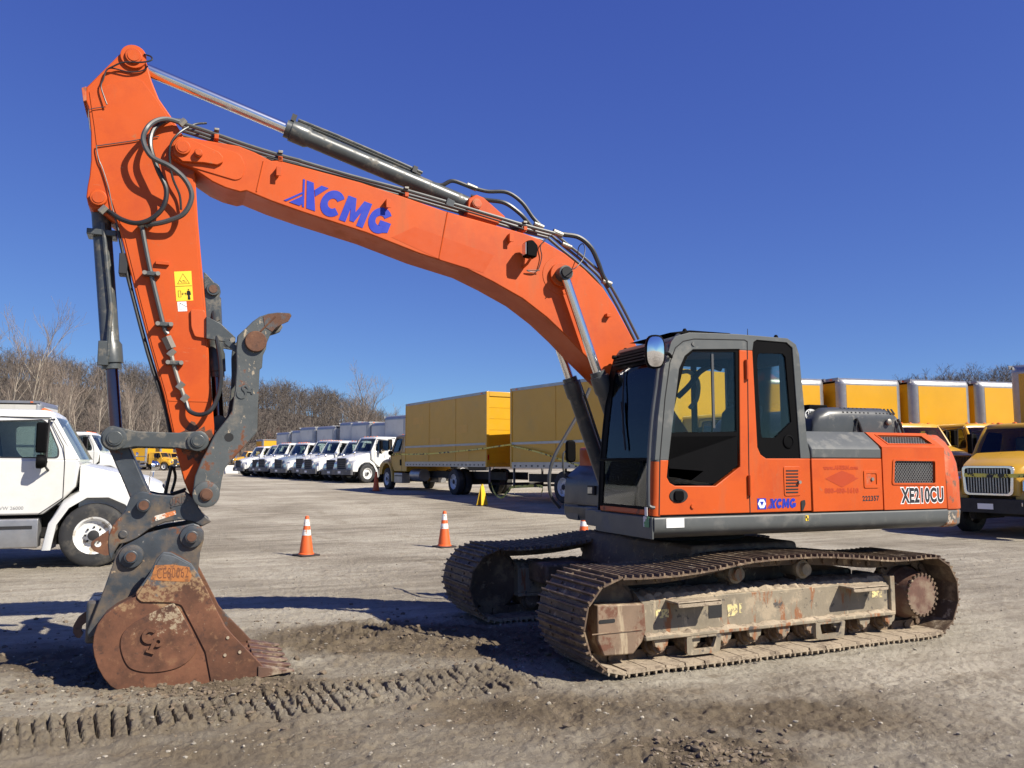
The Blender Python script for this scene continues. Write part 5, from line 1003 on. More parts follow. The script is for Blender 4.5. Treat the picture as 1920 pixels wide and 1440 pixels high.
def wheel_pair(root, x, y, dual=False, turn=0):
    for s in (1, -1):
        t = MB(); prof_ = [(-.10, .285), (-.14, .30), (-.14, .40), (-.135, .47), (-.11, .502), (-.06, .512), (.06, .512), (.11, .502), (.135, .47), (.14, .40), (.14, .30), (.10, .285), (-.10, .285)]
        c = (x, s*y, .512); t.lathe(Vector(c), (0, s, 0), prof_, 30, False)
        if dual: t.lathe(Vector((x, s*(y-.33), .512)), (0, s, 0), prof_, 30, False)
        o = t.build('wheel', m_tyre, root)
        r = MB(); hub = [(.02, .02), (.02, .287), (.125, .305), (.14, .30), (.13, .27), (.07, .235), (.05, .16), (.06, .12), (.06, .10), (.13, .10), (.145, .07), (.145, .004)] if not dual else [(.02, .02), (.02, .29), (.13, .30), (.14, .285), (.02, .25), (-.02, .15), (-.02, .11), (.10, .10), (.12, .07), (.12, .004)]
        r.lathe(Vector(c), (0, s, 0), hub, 26); r.build('rim', m_rimw, o)
        h = MB()
        for k in range(8):
            a = k*math.pi/4; q = .128; yv = s*(.055 if not dual else -.0); h.cyl((x+q*math.cos(a), s*y+yv, .512+q*math.sin(a)), (x+q*math.cos(a), s*y+yv+s*.035, .512+q*math.sin(a)), .018, n=6)
        h.lathe(Vector((x, s*y+s*(.13 if not dual else .11), .512)), (0, s, 0), [(0, .088), (.02, .085), (.03, .06), (.03, .004)], 16); h.build('hub_nuts', m_chassis, o, kind='stuff')
def truck(name, paint, style='white', box=None, L=7.7, boxmat=None, top=3.85, bull=True, near=False):
    R = empty(name)
    # cab lower body
    b = MB(); b.prism([(-2.25, .86), (-.75, .86), (-.46, 1.11), (-.30, 1.30), (-.26, 1.66), (-.30, 1.74), (-2.25, 1.74)], -1.09, 1.09); b.build('cab_body', paint, R, bevel=.03)
    fl = lambda z: 1.09-.14*max(0, (z-1.70))/.8
    side = [(-2.25, 1.735), (-.28, 1.735), (-.47, 2.02), (-.66, 2.36), (-.72, 2.44), (-2.25, 2.44)]
    win = rpoly([(-1.50, 2.33), (-.83, 2.36), (-.76, 2.30), (-.58, 1.90), (-.58, 1.77), (-1.40, 1.775), (-1.50, 1.92)], .06)
    for s in (1, -1):
        b = MB(); b.plate(side, [win], 0, .05, fn=lambda a, c, t, s=s: (a, s*(fl(c)-t), c)); b.build('cab_side', paint, R)
        b = MB(); b.plate([((a+1.05)*1.05-1.05, (c-2.05)*1.07+2.05) for a, c in win], [win], -.004, .02, fn=lambda a, c, t, s=s: (a, s*(fl(c)-t), c)); b.build('window_seal', m_black, R)
        b = MB(); b.plate(win, [], .018, .022, fn=lambda a, c, t, s=s: (a, s*(fl(c)-t), c)); b.build('side_window', m_tglass, R)
        b = MB(); b.tube([(-.80, s*1.092, .87), (-.47, s*1.092, 1.12), (-.47, s*1.092, 1.72), (-.50, s*1.08, 1.95), (-.74, s*.985, 2.40), (-1.4, s*.98, 2.42), (-1.62, s*.985, 2.38), (-1.68, s*1.09, 1.7), (-1.70, s*1.092, .87)], .007, 5); b.build('door_gap', m_dark, R)
        p_ = rpoly([(-1.66, 1.13), (-1.47, 1.13), (-1.45, 1.40), (-1.64, 1.42)], .05); b = MB(); b.prism(p_, min(s*1.088, s*1.098), max(s*1.088, s*1.098)); b.build('door_handle', m_plasticblk, R, bevel=.004)
        # windscreen pillar
        b = MB(); b.tube([(-.29, s*1.03, 1.70), (-.47, s*1.0, 2.02), (-.66, s*.94, 2.36), (-.74, s*.92, 2.46)], .045, 8); b.build('pillar', paint, R)
        # mirrors
        b = MB(); b.prism(rpoly([(-.06, -.24), (.06, -.24), (.06, .24), (-.06, .24)], .03), -.10, .10, 'x'); 
        b.v = [(-.78+a*.7, s*1.30+bb*1.4, 2.08+c) for a, bb, c in b.v]; mo = b.build('mirror', m_plasticblk, R, bevel=.015)
        b = MB(); b.lathe(Vector((-.84, s*1.28, 1.70)), (1, 0, 0), [(0, .11), (.07, .115), (.13, .08), (.15, .01)], 14); b.build('convex_mirror', m_plasticblk, R)
        b = MB(); b.tube([(-.66, s*1.02, 2.38), (-.70, s*1.24, 2.36), (-.72, s*1.26, 1.62), (-.70, s*1.09, 1.56)], .02, 7); b.build('mirror_arm', m_black, R)
        b = MB(); b.add([(-.856, s*1.30-.07, 1.87), (-.856, s*1.30+.07, 1.87), (-.856, s*1.30+.07, 2.30), (-.856, s*1.30-.07, 2.30)], [(0, 1, 2, 3)]); b.build('mirror_glass', m_mirror, R)
        # step box / tank
        b = MB(); b.prism(rpoly([(s*1.10, .34), (s*1.10, .80), (s*.70, .80), (s*.70, .34)], .03), -1.75, -.80, 'x'); b.build('step_box', m_alu, R, bevel=.01)
        b = MB(); b.box(-1.74, -.88, min(s*1.098, s*1.107), max(s*1.098, s*1.107), .64, .69); b.build('step_tread', m_black, R)
        # fender
        fo = [(-.74, .30), (-.66, .72), (-.46, 1.06), (-.15, 1.25), (.2, 1.30), (.6, 1.24), (.92, 1.08), (1.00, .80), (.98, .62), (.68, .62), (.63, .80), (.46, 1.00), (.2, 1.12), (-.12, 1.12), (-.38, .96), (-.55, .70), (-.62, .30)]
        b = MB(); b.loft([[(x*kx, s*y, z+(dz if z > 1.0 and i < 9 else 0)) for i, (x, z) in enumerate(fo)] for y, dz, kx in ((.50, .10, .97), (.80, .07, .99), (.98, .03, 1), (1.08, .02, 1), (1.14, -.03, .985), (1.15, -.05, .975))]); b.build('fender', paint, R, smooth=60)
        b = MB(); b.prism([(.95, .78), (1.02, .80), (1.00, 1.05), (.86, 1.12)], min(s*.64, s*1.0), max(s*.64, s*1.0)); b.build('headlight', m_lens if style == 'white' else m_chromet, R, bevel=.03)
        b = MB(); b.box(-.05, .28, min(s*.845, s*.86), max(s*.845, s*.86), 1.29, 1.34); b.build('hood_latch', m_black, R)
        # fender mirror
        b = MB(); b.tube([(.78, s*.95, 1.26), (.80, s*1.0, 1.50), (.86, s*1.04, 1.60)], .011, 6); fm = b.build('hood_mirror_arm', m_chromet, R)
        MB().lathe(Vector((.82, s*1.04, 1.62)), (1, 0, 0), [(0, .10), (.05, .09), (.09, .03), (.095, .004)], 14).build('hood_mirror', m_chromet, R)
    b = MB(); b.box(-.60, .62, -1.12, -.60, .58, 1.10); b.box(-.60, .62, .60, 1.12, .58, 1.10); wwl = MB()
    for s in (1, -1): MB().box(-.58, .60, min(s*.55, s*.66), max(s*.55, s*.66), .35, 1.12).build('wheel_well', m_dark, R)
    # roof and back
    b = MB(); b.loft([[(x, y*k, z) for x, y in ((-2.25, -1), (-.70+dx_, -1), (-.64+dx_, -.6), (-.62+dx_, 0), (-.64+dx_, .6), (-.70+dx_, 1), (-2.25, 1))] for z, k, dx_ in ((2.42, .985, 0), (2.49, .96, -.03), (2.535, .88, -.10), (2.55, .70, -.25))]); b.build('cab_roof', paint, R, smooth=50)
    b = MB(); b.box(-2.25, -2.20, -1.04, 1.04, 1.72, 2.44); b.build('cab_back', paint, R)
    b = MB()
    b.add([(-.285, -1.02, 1.735), (-.285, 1.02, 1.735), (-.66, .93, 2.42), (-.66, -.93, 2.42), (-.20, -.5, 1.735), (-.20, .5, 1.735), (-.595, .46, 2.42), (-.595, -.46, 2.42)], [(0, 4, 7, 3), (4, 5, 6, 7), (5, 1, 2, 6)]); b.build('windscreen', m_tglass, R, smooth=60)
    b = MB(); b.box(-2.15, -.35, -1.0, 1.0, 1.0, 1.05); b.box(-.75, -.33, -1.0, 1.0, 1.30, 1.72); b.build('dashboard', m_interior, R)
    for y in (-.55, .55):
        b = MB(); b.box(-1.65, -1.15, y-.25, y+.25, 1.28, 1.48); b.prism([(-1.75, 1.40), (-1.58, 1.40), (-1.72, 2.25), (-1.85, 2.25)], y-.25, y+.25); b.build('seat', m_tseat, R, bevel=.05)
    for k in range(5):
        MB().lathe(Vector((-.85, -.7+.35*k, 2.535)), (0, 0, 1), [(0, .05), (.03, .045), (.045, .01)], 8).build('marker_light', m_amber, R)
    # hood
    def hr_(x, hw, zt, zb, sh): return [(x, -hw, zb), (x, -hw, zt-sh*1.6), (x, -hw*.93, zt-sh*.5), (x, -hw*.62, zt-.01), (x, 0, zt+.015), (x, hw*.62, zt-.01), (x, hw*.93, zt-sh*.5), (x, hw, zt-sh*1.6), (x, hw, zb)]
    b = MB(); b.loft([hr_(-.25, .98, 1.67, .70, .05), hr_(.1, .90, 1.60, .70, .08), hr_(.45, .80, 1.52, .70, .10), hr_(.78, .70, 1.43, .70, .11), hr_(.96, .62, 1.34, .70, .11), hr_(1.03, .56, 1.26, .72, .09)]); b.build('hood', paint, R, smooth=40)
    # grille
    g = MB(); g.prism(rpoly([(-.44, .76), (.44, .76), (.48, 1.30), (-.48, 1.30)], .08), 1.02, 1.05, 'x'); gm = g.build('grille', m_dark, R)
    g = MB(); g.plate(rpoly([(-.50, .71), (.50, .71), (.54, 1.35), (-.54, 1.35)], .10), [rpoly([(-.44, .76), (.44, .76), (.48, 1.30), (-.48, 1.30)], .08)], 1.02, 1.075, 'x'); g.build('grille_surround', m_chromet if style == 'yellow' else m_bumper, R, bevel=.01)
    if style == 'yellow':
        for k in range(15):
            y = -.40+.8*k/14; MB().box(1.05, 1.075, y-.012, y+.012, .77, 1.29).build('grille_bar', m_bar, gm)
    else:
        for k in range(5): MB().box(1.05, 1.062, -.44, .44, .82+.12*k, .85+.12*k).build('grille_bar', m_bumper, gm)
        for k in range(7): MB().box(1.05, 1.060, -.40+.133*k-.008, -.40+.133*k+.008, .77, 1.29).build('grille_bar', m_bumper, gm)
    b = MB(); b.prism(rpoly([(-1.15, .95), (-1.10, 1.08), (-.5, 1.20), (.5, 1.20), (1.10, 1.08), (1.15, .95), (.5, 1.0), (-.5, 1.0)], .02), .44, .74, 'z'); b.v = [(y, x, z) for x, y, z in b.v]; b.build('bumper', m_bumper if style == 'white' else m_chassis, R, bevel=.02)
    MB().box(1.205, 1.212, -.16, .16, .52, .64).build('number_plate', m_white, R)
    for s in (1, -1): MB().box(1.10, 1.16, s*.62-.10, s*.62+.10, .60, .69).build('fog_lamp', m_lens, R, bevel=.01)
    wheel_pair(R, 0, 1.0)
    rx = -2.5-L*.62 if box else -4.5
    wheel_pair(R, rx, 1.06, True)
    b = MB()
    for s in (1, -1): b.box((-2.5-L if box else -6.5), .9, s*.43-.04, s*.43+.04, .62, .90)
    b.box(-.12, .12, -.9, .9, .42, .60); b.box(rx-.12, rx+.12, -.8, .8, .40, .64); b.build('chassis', m_chassis, R)
    if box:
        x1 = -2.48; x0 = x1-L; zb = 1.10; hw = 1.26; B_ = boxmat
        b = MB(); b.box(x0+.06, x1-(.22 if bull else .02), -hw+.012, hw-.012, zb+.02, top-(.16 if bull else .02)); bo = b.build('box_body', B_, R)
        # side trim: bottom rail, mid rub rail, top rail, posts
        for s in (1, -1):
            y0, y1 = sorted((s*(hw-.010), s*(hw+.012)))
            b = MB(); b.box(x0+.10, x1-.05, y0, y1, zb, zb+.20); br = b.build('bottom_rail', m_alu, R)
            b = MB(); b.box(x0+.10, x1-.05, y0, y1, top-.10, top); b.build('top_rail', m_alu, R)
            b = MB(); b.box(x0+.10, x1-.05, y0, y1, zb+.80, zb+.88); b.build('rub_rail', m_alu, R)
            for k in (2, 4): b = MB(); xx = x0+.1+(L-.15)*k/6; b.box(xx-.005, xx+.005, min(y0, y1)+.006, max(y0, y1)-.0085, zb+.2, top-.1); b.build('panel_seam', B_, R)
            b = MB(); b.box(x0, x0+.10, *sorted((s*(hw-.10), s*(hw+.015))), zb, top); b.build('rear_post', paint, R, bevel=.01)
            if box == 'holes':
                for k in range(22): xx = x0+.3+(L-.6)*k/21; MB().box(xx-.045, xx+.045, y0-.002 if s < 0 else y1-.001, y0+.001 if s < 0 else y1+.002, zb+.05, zb+.10).build('rail_slot', m_chassis, R)
        for yy_ in (1.0,):
            pass
        MB().box(x0+.10, x1-.22 if bull else x1, -hw+.02, hw-.02, top-.01, top+.005).build('box_roof', m_alu, R)
        # rear
        MB().box(x0, x0+.10, -hw+.10, hw-.10, top-.18, top).build('rear_header', paint, R, bevel=.01); MB().box(x0, x0+.10, -hw+.10, hw-.10, zb, zb+.12).build('rear_sill', paint, R, bevel=.01)
        for k in range(6):
            z0 = zb+.125+(top-zb-.31)*k/6; b = MB(); b.box(x0+.03, x0+.06, -hw+.11, hw-.11, z0+.004, z0+(top-zb-.31)/6-.004); b.build('door_panel', B_ if 'yellow' in B_.name else m_wpanel, R)
        for s in (1, -1):
            b = MB(); b.box(x0, x0+.06, s*(hw-.14)-.03, s*(hw-.14)+.03, .45, zb-.005); b.build('underrun_post', m_bumper, R)
            MB().box(x0-.012, x0, s*(hw-.06)-.03, s*(hw-.06)+.03, zb+.25, zb+.45).build('tail_light', m_redlens, R)
        b = MB(); b.box(x0, x0+.06, -hw+.1, hw-.1, .45, .53); b.build('underrun_bar', m_chassis, R)
        # front nose
        if bull:
            def nose(z): return [(x1-.22, -hw), (x1-.13, -hw+.02), (x1-.05, -hw+.10), (x1, -hw+.22), (x1, hw-.22), (x1-.05, hw-.10), (x1-.13, hw-.02), (x1-.22, hw)]
            b = MB(); r1 = [(x, y, zb) for x, y in nose(0)]; r2 = [(x, y, top-.20) for x, y in nose(0)]; b.loft([r1, r2]); b.build('box_nose', m_alu, R, smooth=60)
            MB().box(x1-.01, x1+.006, -hw+.25, hw-.25, zb+.1, top-.24).build('front_panel', B_, R)
            rings = []
            for a in range(0, 91, 15):
                ca, sa = math.cos(math.radians(a)), math.sin(math.radians(a)); rings.append([(x1-.22+(x-(x1-.22))*ca-.0*sa, y*(1-.02*(1-ca)), top-.20+.20*sa) for x, y in nose(0)])
            b = MB(); b.loft(rings); b.build('nose_cap', m_alu, R, smooth=60)
        else:
            MB().box(x1-.03, x1+.004, -hw, hw, zb, top).build('front_panel', B_, R)
        for s in (1, -1):
            b = MB(); b.cyl((-3.7, s*.85, .72), (-2.65, s*.85, .72), .27, n=20); b.build('fuel_tank', m_alu, R, bevel=.01)
        for s in (1, -1):
            for k in range(3): MB().box(x0+.4+(L-.8)*k/2-.05, x0+.4+(L-.8)*k/2+.05, *sorted((s*(hw+.012), s*(hw+.03))), top-.075, top-.03).build('side_marker', m_amber, R)
    if style == 'yellow':                    # taller nose than the white make
        for c in R.children:
            n_ = c.name.split('.')[0]
            if n_ in ('hood', 'hood_latch', 'hood_mirror', 'hood_mirror_arm', 'grille', 'grille_surround', 'headlight'): c.location.z += .20
            elif n_ in ('fender', 'bumper', 'number_plate', 'fog_lamp'): c.location.z += .10
    return R
# near white truck on the left
NW = truck('white_truck', m_wtruck, 'white', None, near=True)
p = gpt(184, 1050); NW.location = p; NW.rotation_euler.z = math.radians(-2.5)
tag(NW, 'white conventional cab truck at the left edge beside the bucket', 'truck')
tt, wd = text_mb('GVW 26000', .075, lambda u_, v_, w_: (-1.40+u_, -1.0925-w_, .945+v_), .0005, .001); tt.build('lettering', M('grey_lettering', (.25, .25, .25), .5), NW, smooth=0)
# second white truck behind it
W0 = truck('white_box_truck', m_wtruck, 'white', 'plain', 7.0, m_wpanel, 3.80)
p = pxd(212, 36); W0.location = p; W0.rotation_euler.z = math.radians(-10)
tag(W0, 'white box truck half hidden behind the near white cab and the bucket arm', 'truck')
m_bluehood = M('blue_grey_hood_paint', (.20, .24, .30), .3, var=.05)
# row of nine white trucks
ord_ = ['nearest', 'second', 'third', 'fourth', 'fifth', 'sixth', 'seventh', 'eighth', 'farthest']
a0, a1 = ((480-960)/FPX*66, 66.0), ((672-960)/FPX*48.5, 48.5); hW = head((-.76, -.65))
jit = [0, .35, -.15, .2, -.45, .4, 0, .3, -.3]
for k in range(9):
    f = k/8; lat = a1[0]+(a0[0]-a1[0])*f; d = a1[1]+(a0[1]-a1[1])*f
    o = copy_tree(W0); o.location = cl(lat+jit[k]*.8, d+jit[k]*.5); o.rotation_euler.z = hW+math.radians([0, 2, -2, 1, 3, -3, .5, 2.5, -2][k])
    o.scale.z = [1.06, .98, 1.0, 1.03, .97, 1.0, 1.0, .96, .93][k]
    if k == 4:
        for c in o.children:
            if c.name.split('.')[0] == 'hood': c.data = c.data.copy(); c.data.materials[0] = m_bluehood
    tag(o, ('white box truck, %s in the row of white trucks counted from the yellow truck' % ['first', 'second', 'third', 'fourth', 'fifth', 'sixth', 'seventh', 'eighth', 'ninth'][k]), 'truck', 'white box trucks parked in a row')
# yellow trucks: centre pair, standing tail to tail
Y0_ = truck('yellow_box_truck', m_ytruck, 'yellow', 'holes', 7.7, m_ypanel, 3.85, bull=False)
def place_corner(o, h, lx, ly, lat, d):
    a = head(h); o.rotation_euler.z = a; q = cl(lat, d); off = Matrix.Rotation(a, 3, 'Z') @ Vector((lx, ly, 0)); o.location = (q.x-off.x, q.y-off.y, q.z)
place_corner(Y0_, (-.497, .868), -10.18, 1.26, (913-960)/FPX*29.8, 29.8); tag(Y0_, 'yellow box truck driving away beside the row of white trucks, its rear door lit', 'truck')
for (x0, x1, z0, z1) in ((-6.2, -5.0, 1.98, 2.25), (-8.6, -7.4, 2.4, 2.7), (-8.7, -7.5, 1.35, 1.75), (-4.4, -3.3, 2.9, 3.2)): MB().box(x0, x1, 1.247, 1.252, z0, z1).build('panel_patch', m_ypatch, Y0_)
Y1 = copy_tree(Y0_); place_corner(Y1, (.553, -.833), -10.18, -1.26, (957-960)/FPX*28.5, 28.5); tag(Y1, 'yellow box truck right behind the boom cylinders, tail to tail with another', 'truck')
# yellow row on the right
Y2 = truck('yellow_box_truck', m_ytruck, 'yellow', 'plain', 6.5, m_ypanel, 4.12, bull=True)
hR = (.29, -.957); names_ = ['yellow box truck showing behind the excavator cab windows', 'yellow box truck behind the excavator engine hood', 'yellow box truck behind the radiator door end of the excavator', 'yellow box truck partly hidden behind the big yellow truck at the right edge', 'yellow box truck behind the front part of the excavator cab']
for k, (px, d) in enumerate(((1490, 26.7), (1637, 27.2), (1770, 27.9), (1892, 28.7), (1340, 26.1))):
    o = Y2 if k == 0 else copy_tree(Y2); place_corner(o, hR, -2.48, 0, (px-960)/FPX*d, d); tag(o, names_[k], 'truck', 'yellow box trucks parked in a row')
Y3 = copy_tree(Y2); hh_ = (-.85, -.53); place_corner(Y3, hh_, 1.05, 0, (1850-960)/FPX*18.6, 18.6); Y3.scale = (1.07, 1.07, 1.03); tag(Y3, 'big yellow box truck at the right edge with chrome grille and yellow tape', 'truck')
# far yellow trucks
for k, (px, d, h, lb) in enumerate(((318, 114, (1, -.1), 'distant yellow box truck seen below the bucket linkage'), (452, 108, (-.80, -.6), 'distant yellow box truck left of the white row, nearest the thumb'), (470, 111, (-.80, -.6), 'distant yellow box truck left of the white row, middle of three'), (487, 114, (-.80, -.6), 'distant yellow box truck left of the white row, next to its last truck'), (338, 122, (.9, -.45), 'distant yellow truck behind the stick foot'))):
    o = copy_tree(Y2); o.location = pxd(px, d); o.rotation_euler.z = head(h); tag(o, lb, 'truck', 'distant yellow trucks')
# ------------------------------------------------------------------ cones, tape, barriers
m_cone = M('orange_cone', (.68, .11, .02), .5, var=.06, layers=[((.45, .17, .08), 9, .75, 1.1, .8)])
m_coneband = M('white_cone_band', (.75, .74, .70), .4, var=.06, layers=[((.45, .2, .1), 14, .62, .75, .7)])
m_conebase = M('black_cone_base', (.03, .022, .02), .8)
m_rustcone = M('red_post', (.62, .07, .03), .55, var=.08)
m_yelsign = M('yellow_floor_cone', (.72, .46, .03), .5)
def cone(p, h, label, bands=True, m=m_cone):
    k = h/.72; R = empty('traffic_cone', p, rnd.uniform(0, 1), label, 'traffic cone', 'traffic cones')
    b = MB(); b.prism(rpoly([(-.19*k, -.19*k), (.19*k, -.19*k), (.19*k, .19*k), (-.19*k, .19*k)], .04), 0, .03, 'z'); b.build('base', m_conebase, R, bevel=.006)
    MB().lathe((0, 0, .028), (0, 0, 1), [(0, .145*k), (.02, .14*k), (.03, .125*k), (h-.05, .035*k), (h-.035, .03*k), (h-.03, .02*k), (h-.03, .002)], 24).build('body', m, R)
    if bands:
        rad = lambda z: .125*k+(.035*k-.125*k)*(z-.058)/(h-.08)+.002
        for z0, z1 in ((.37*k, .47*k), (.54*k, .66*k)): MB().lathe((0, 0, z0), (0, 0, 1), [(0, rad(z0)), (z1-z0, rad(z1))], 24).build('band', m_coneband, R)
    return R
cone(gpt(574, 1042), .72, 'orange traffic cone with white bands standing alone beside the bucket')
cone(gpt(833, 1026), .72, 'orange traffic cone with white bands between bucket and tracks')
cone(gpt(1095, 1020), .72, 'orange traffic cone peeking out behind the far track')
cone(gpt(705, 921), .85, 'plain orange cone in front of the yellow truck wheel', False)
def post(p, h, label):
    R = empty('delineator_post', p, 0, label, 'delineator', 'delineator posts')
    MB().cyl((0, 0, 0), (0, 0, .09), .21, .19, n=8).build('base', m_conebase, R)
    MB().lathe((0, 0, .09), (0, 0, 1), [(0, .10), (.1, .085), (h-.25, .07), (h-.12, .06), (h-.10, .03), (h-.09, .045), (h-.04, .045), (h-.03, .005)], 14).build('post', m_rustcone, R)
    for z in (.55, .75): MB().cyl((0, 0, z*h/1.05), (0, 0, z*h/1.05+.1), .083, .08, n=14).build('band', m_coneband, R)
post(gpt(690, 903), 1.1, 'red delineator post by the wheel of the nearest white truck'); post(gpt(465, 892), 1.1, 'red delineator post left of the farthest white truck')
p = gpt(904, 947); R = empty('floor_sign', p, .6, 'small yellow folding floor sign beside the yellow trucks', 'floor sign')
for s in (1, -1):
    b = MB(); b.prism([(-.19, 0), (.19, 0), (.07, .62), (-.07, .62)], -.012, .012); b.move(Matrix.Translation((0, s*.09, 0)) @ Matrix.Rotation(s*.14, 4, 'X')); b.build('sign_panel', m_yelsign, R, bevel=.004)
MB().box(-.03, .03, -.02, .02, .60, .66).build('sign_handle', m_yelsign, R)
m_conc = M('concrete_barrier_paint', (.52, .51, .48), .8, var=.12, bump=.2)
for k, px in enumerate((436, 452, 464)):
    b = MB(); b.prism([(-.30, 0), (.30, 0), (.27, .12), (.12, .32), (.08, .82), (-.08, .82), (-.12, .32), (-.27, .12)], -.6, .6); o = b.build('concrete_barrier', m_conc if k != 1 else M('grey_concrete', (.16, .16, .16), .85, var=.15, bump=.2), bevel=.02); o.location = pxd(px, 80+k); o.rotation_euler.z = head((.8, .6))+math.pi/2
    tag(o, ['pale concrete barrier farthest left beside the distant yellow trucks', 'dark concrete barrier, middle of three', 'pale concrete barrier next to the red post'][k], 'barrier', 'concrete barriers')
def ribbon(name, pts, wd, label, n=10):
    P = spline(pts, n); b = MB(); k = len(P); vs = []
    for i, q in enumerate(P):
        tw = .25*math.sin(i*.7); vs += [q+Vector((tw*.3*wd, tw*.3*wd, -wd/2)), q+Vector((-tw*.3*wd, -tw*.3*wd, wd/2))]
    vs2 = [v+Vector((.0008, -.0008, 0)) for v in vs]
    b.add(vs+vs2, [(2*i, 2*i+2, 2*i+3, 2*i+1) for i in range(k-1)]+[(2*i+2*k, 2*i+1+2*k, 2*i+3+2*k, 2*i+2+2*k) for i in range(k-1)]); o = b.build(name, m_tape, smooth=0); tag(o, label, 'tape'); return o
def pr(px, py, d): return CAM+ray(px, py)*d      # point along the ray at view depth d
ribbon('caution_tape', [pr(735, 852, 35.2), pr(800, 851, 33.2), pr(870, 845, 30.8), pr(912, 840, 29.4), pr(955, 834, 28.3), pr(962, 837, 28.2), pr(1010, 848, 26.8), pr(1070, 868, 25.2), pr(1110, 880, 24.2)], .05, 'yellow caution tape strung along the sides of the two yellow trucks')
ribbon('caution_tape', [pr(920, 905, 28.6), pr(928, 925, 28), pr(942, 932, 27.6), pr(956, 916, 27.6), pr(965, 913, 27.4), pr(1014, 912, 26.6), pr(1015, 925, 26.4), pr(1014, 933, 26.4)], .09, 'yellow caution tape sagging low between the tails of the yellow trucks')
A = Y3.matrix_basis @ Vector((1.14, 1.25, 1.37)); B = Y3.matrix_basis @ Vector((1.14, -.45, 1.35)); C_ = Y3.matrix_basis @ Vector((.95, -1.6, 1.30)); ribbon('caution_tape', [B+(B-C_)*.0, (A+B)/2+Vector((0, 0, -.02)), A], .085, 'yellow caution tape across the chrome grille at the right edge')
# ------------------------------------------------------------------ hill, wood, trees
RIDGE = [(-1200, 30), (-400, 28), (0, 25.0), (150, 22.6), (330, 19.4), (430, 17.0), (500, 16.2), (560, 14.7), (620, 13.3), (680, 10.7), (720, 7.2), (750, 3.5), (800, 1), (1450, 2), (1600, 7), (1640, 12.5), (1690, 16.5), (1720, 17.5), (1800, 19.5), (1880, 20.5), (2400, 22), (3200, 22)]
def hill_h(px, d):
    rx = np.interp(px, [a for a, _ in RIDGE], [c for _, c in RIDGE]); return .64+rx*sstep(122, 238, d)
az_ = np.linspace(-1100, 3100, 90); dd = np.concatenate([np.linspace(116, 250, 30), np.array([270, 320, 420])])
P_, D_ = np.meshgrid(az_, dd); Hh = hill_h(P_, D_)+1.2*(fbm(P_*.02, D_*.12, 1, 3, 77)-.5)*sstep(122, 140, D_); Hh[0] = .3
LX = CAM.x+RT.x*(P_-960)/FPX*D_+FH.x*D_; LY = CAM.y+RT.y*(P_-960)/FPX*D_+FH.y*D_
b = MB(); n_, k_ = P_.shape; b.v = [tuple(q) for q in np.stack([LX, LY, Hh], -1).reshape(-1, 3)]; b.f = [(i*k_+j, i*k_+j+1, (i+1)*k_+j+1, (i+1)*k_+j) for i in range(n_-1) for j in range(k_-1)]
m_litter = M('leaf_litter', (.10, .076, .056), .95, var=.25, vscale=.12, bump=.3, bscale=3)
ho = b.build('hill', m_litter, smooth=0); ho['kind'] = 'structure'
m_bark_far = M('grey_brown_twigs', (.112, .093, .076), .9, var=.25, vscale=.15)
m_bark = M('pale_bark', (.33, .285, .225), .85, var=.25, vscale=1.5)
m_twig = M('bare_twigs', (.24, .19, .15), .9, var=.25, vscale=.6)
def tree_segments(rs, H, levels, spread, nchild, r0, up_=.25, trunk_frac=.45):
    """list of (p0, p1, ra, rb, level)"""
    segs = []
    def grow(p, d, L, r, lev):
        n = 4 if lev == 0 else 3; q = p.copy(); rr_ = r
        pts = [q.copy()]
        for i in range(n):
            d = (d+Vector((rs.gauss(0, 1), rs.gauss(0, 1), rs.gauss(0, .6)))*(.07 if lev == 0 else .16)+Vector((0, 0, up_*.25))).normalized()
            nq = q+d*(L/n); nr = r*(1-.62*(i+1)/n) if lev < levels else r*(1-.9*(i+1)/n); segs.append((q.copy(), nq.copy(), rr_, nr, lev)); q = nq; rr_ = nr; pts.append(q.copy())
        if lev < levels:
            for c in range(nchild[lev]):
                t = rs.uniform(trunk_frac if lev == 0 else .25, 1.0); i = min(int(t*n), n-1); bp = pts[i].lerp(pts[i+1], t*n-i)
                a = rs.uniform(0, 6.283); u, v = frame(d); s = rs.uniform(.5, 1.1)*spread
                nd = (d*math.cos(s)+(u*math.cos(a)+v*math.sin(a))*math.sin(s)+Vector((0, 0, up_))).normalized()
                grow(bp, nd, L*rs.uniform(.38, .62)*(1.15-.5*t if lev == 0 else 1), r*rs.uniform(.30, .48)*(1.2-.5*t), lev+1)
    grow(Vector((0, 0, -.3)), Vector((rs.uniform(-.06, .06), rs.uniform(-.06, .06), 1)), H, r0, 0); return segs
def segs_np(segs, sides):
    V = []; F = []; o = 0
    for p0, p1, ra, rb, lev in segs:
        u, v = frame(p1-p0)
        for p, r in ((p0, ra), (p1, rb)):
            for i in range(sides): a = 6.28318*i/sides; V.append(p+u*(r*math.cos(a))+v*(r*math.sin(a)))
        F += [(o+i, o+(i+1) % sides, o+sides+(i+1) % sides, o+sides+i) for i in range(sides)]; o += 2*sides
    return np.array([tuple(q) for q in V]), np.array(F)
def np_mesh(name, V, F, m):
    me = bpy.data.meshes.new(name); me.vertices.add(len(V)); me.vertices.foreach_set('co', V.astype(np.float32).ravel()); nl = F.size
    me.loops.add(nl); me.loops.foreach_set('vertex_index', F.astype(np.int32).ravel()); me.polygons.add(len(F)); me.polygons.foreach_set('loop_start', (np.arange(len(F))*F.shape[1]).astype(np.int32)); me.update(); me.validate(); me.materials.append(m); return me
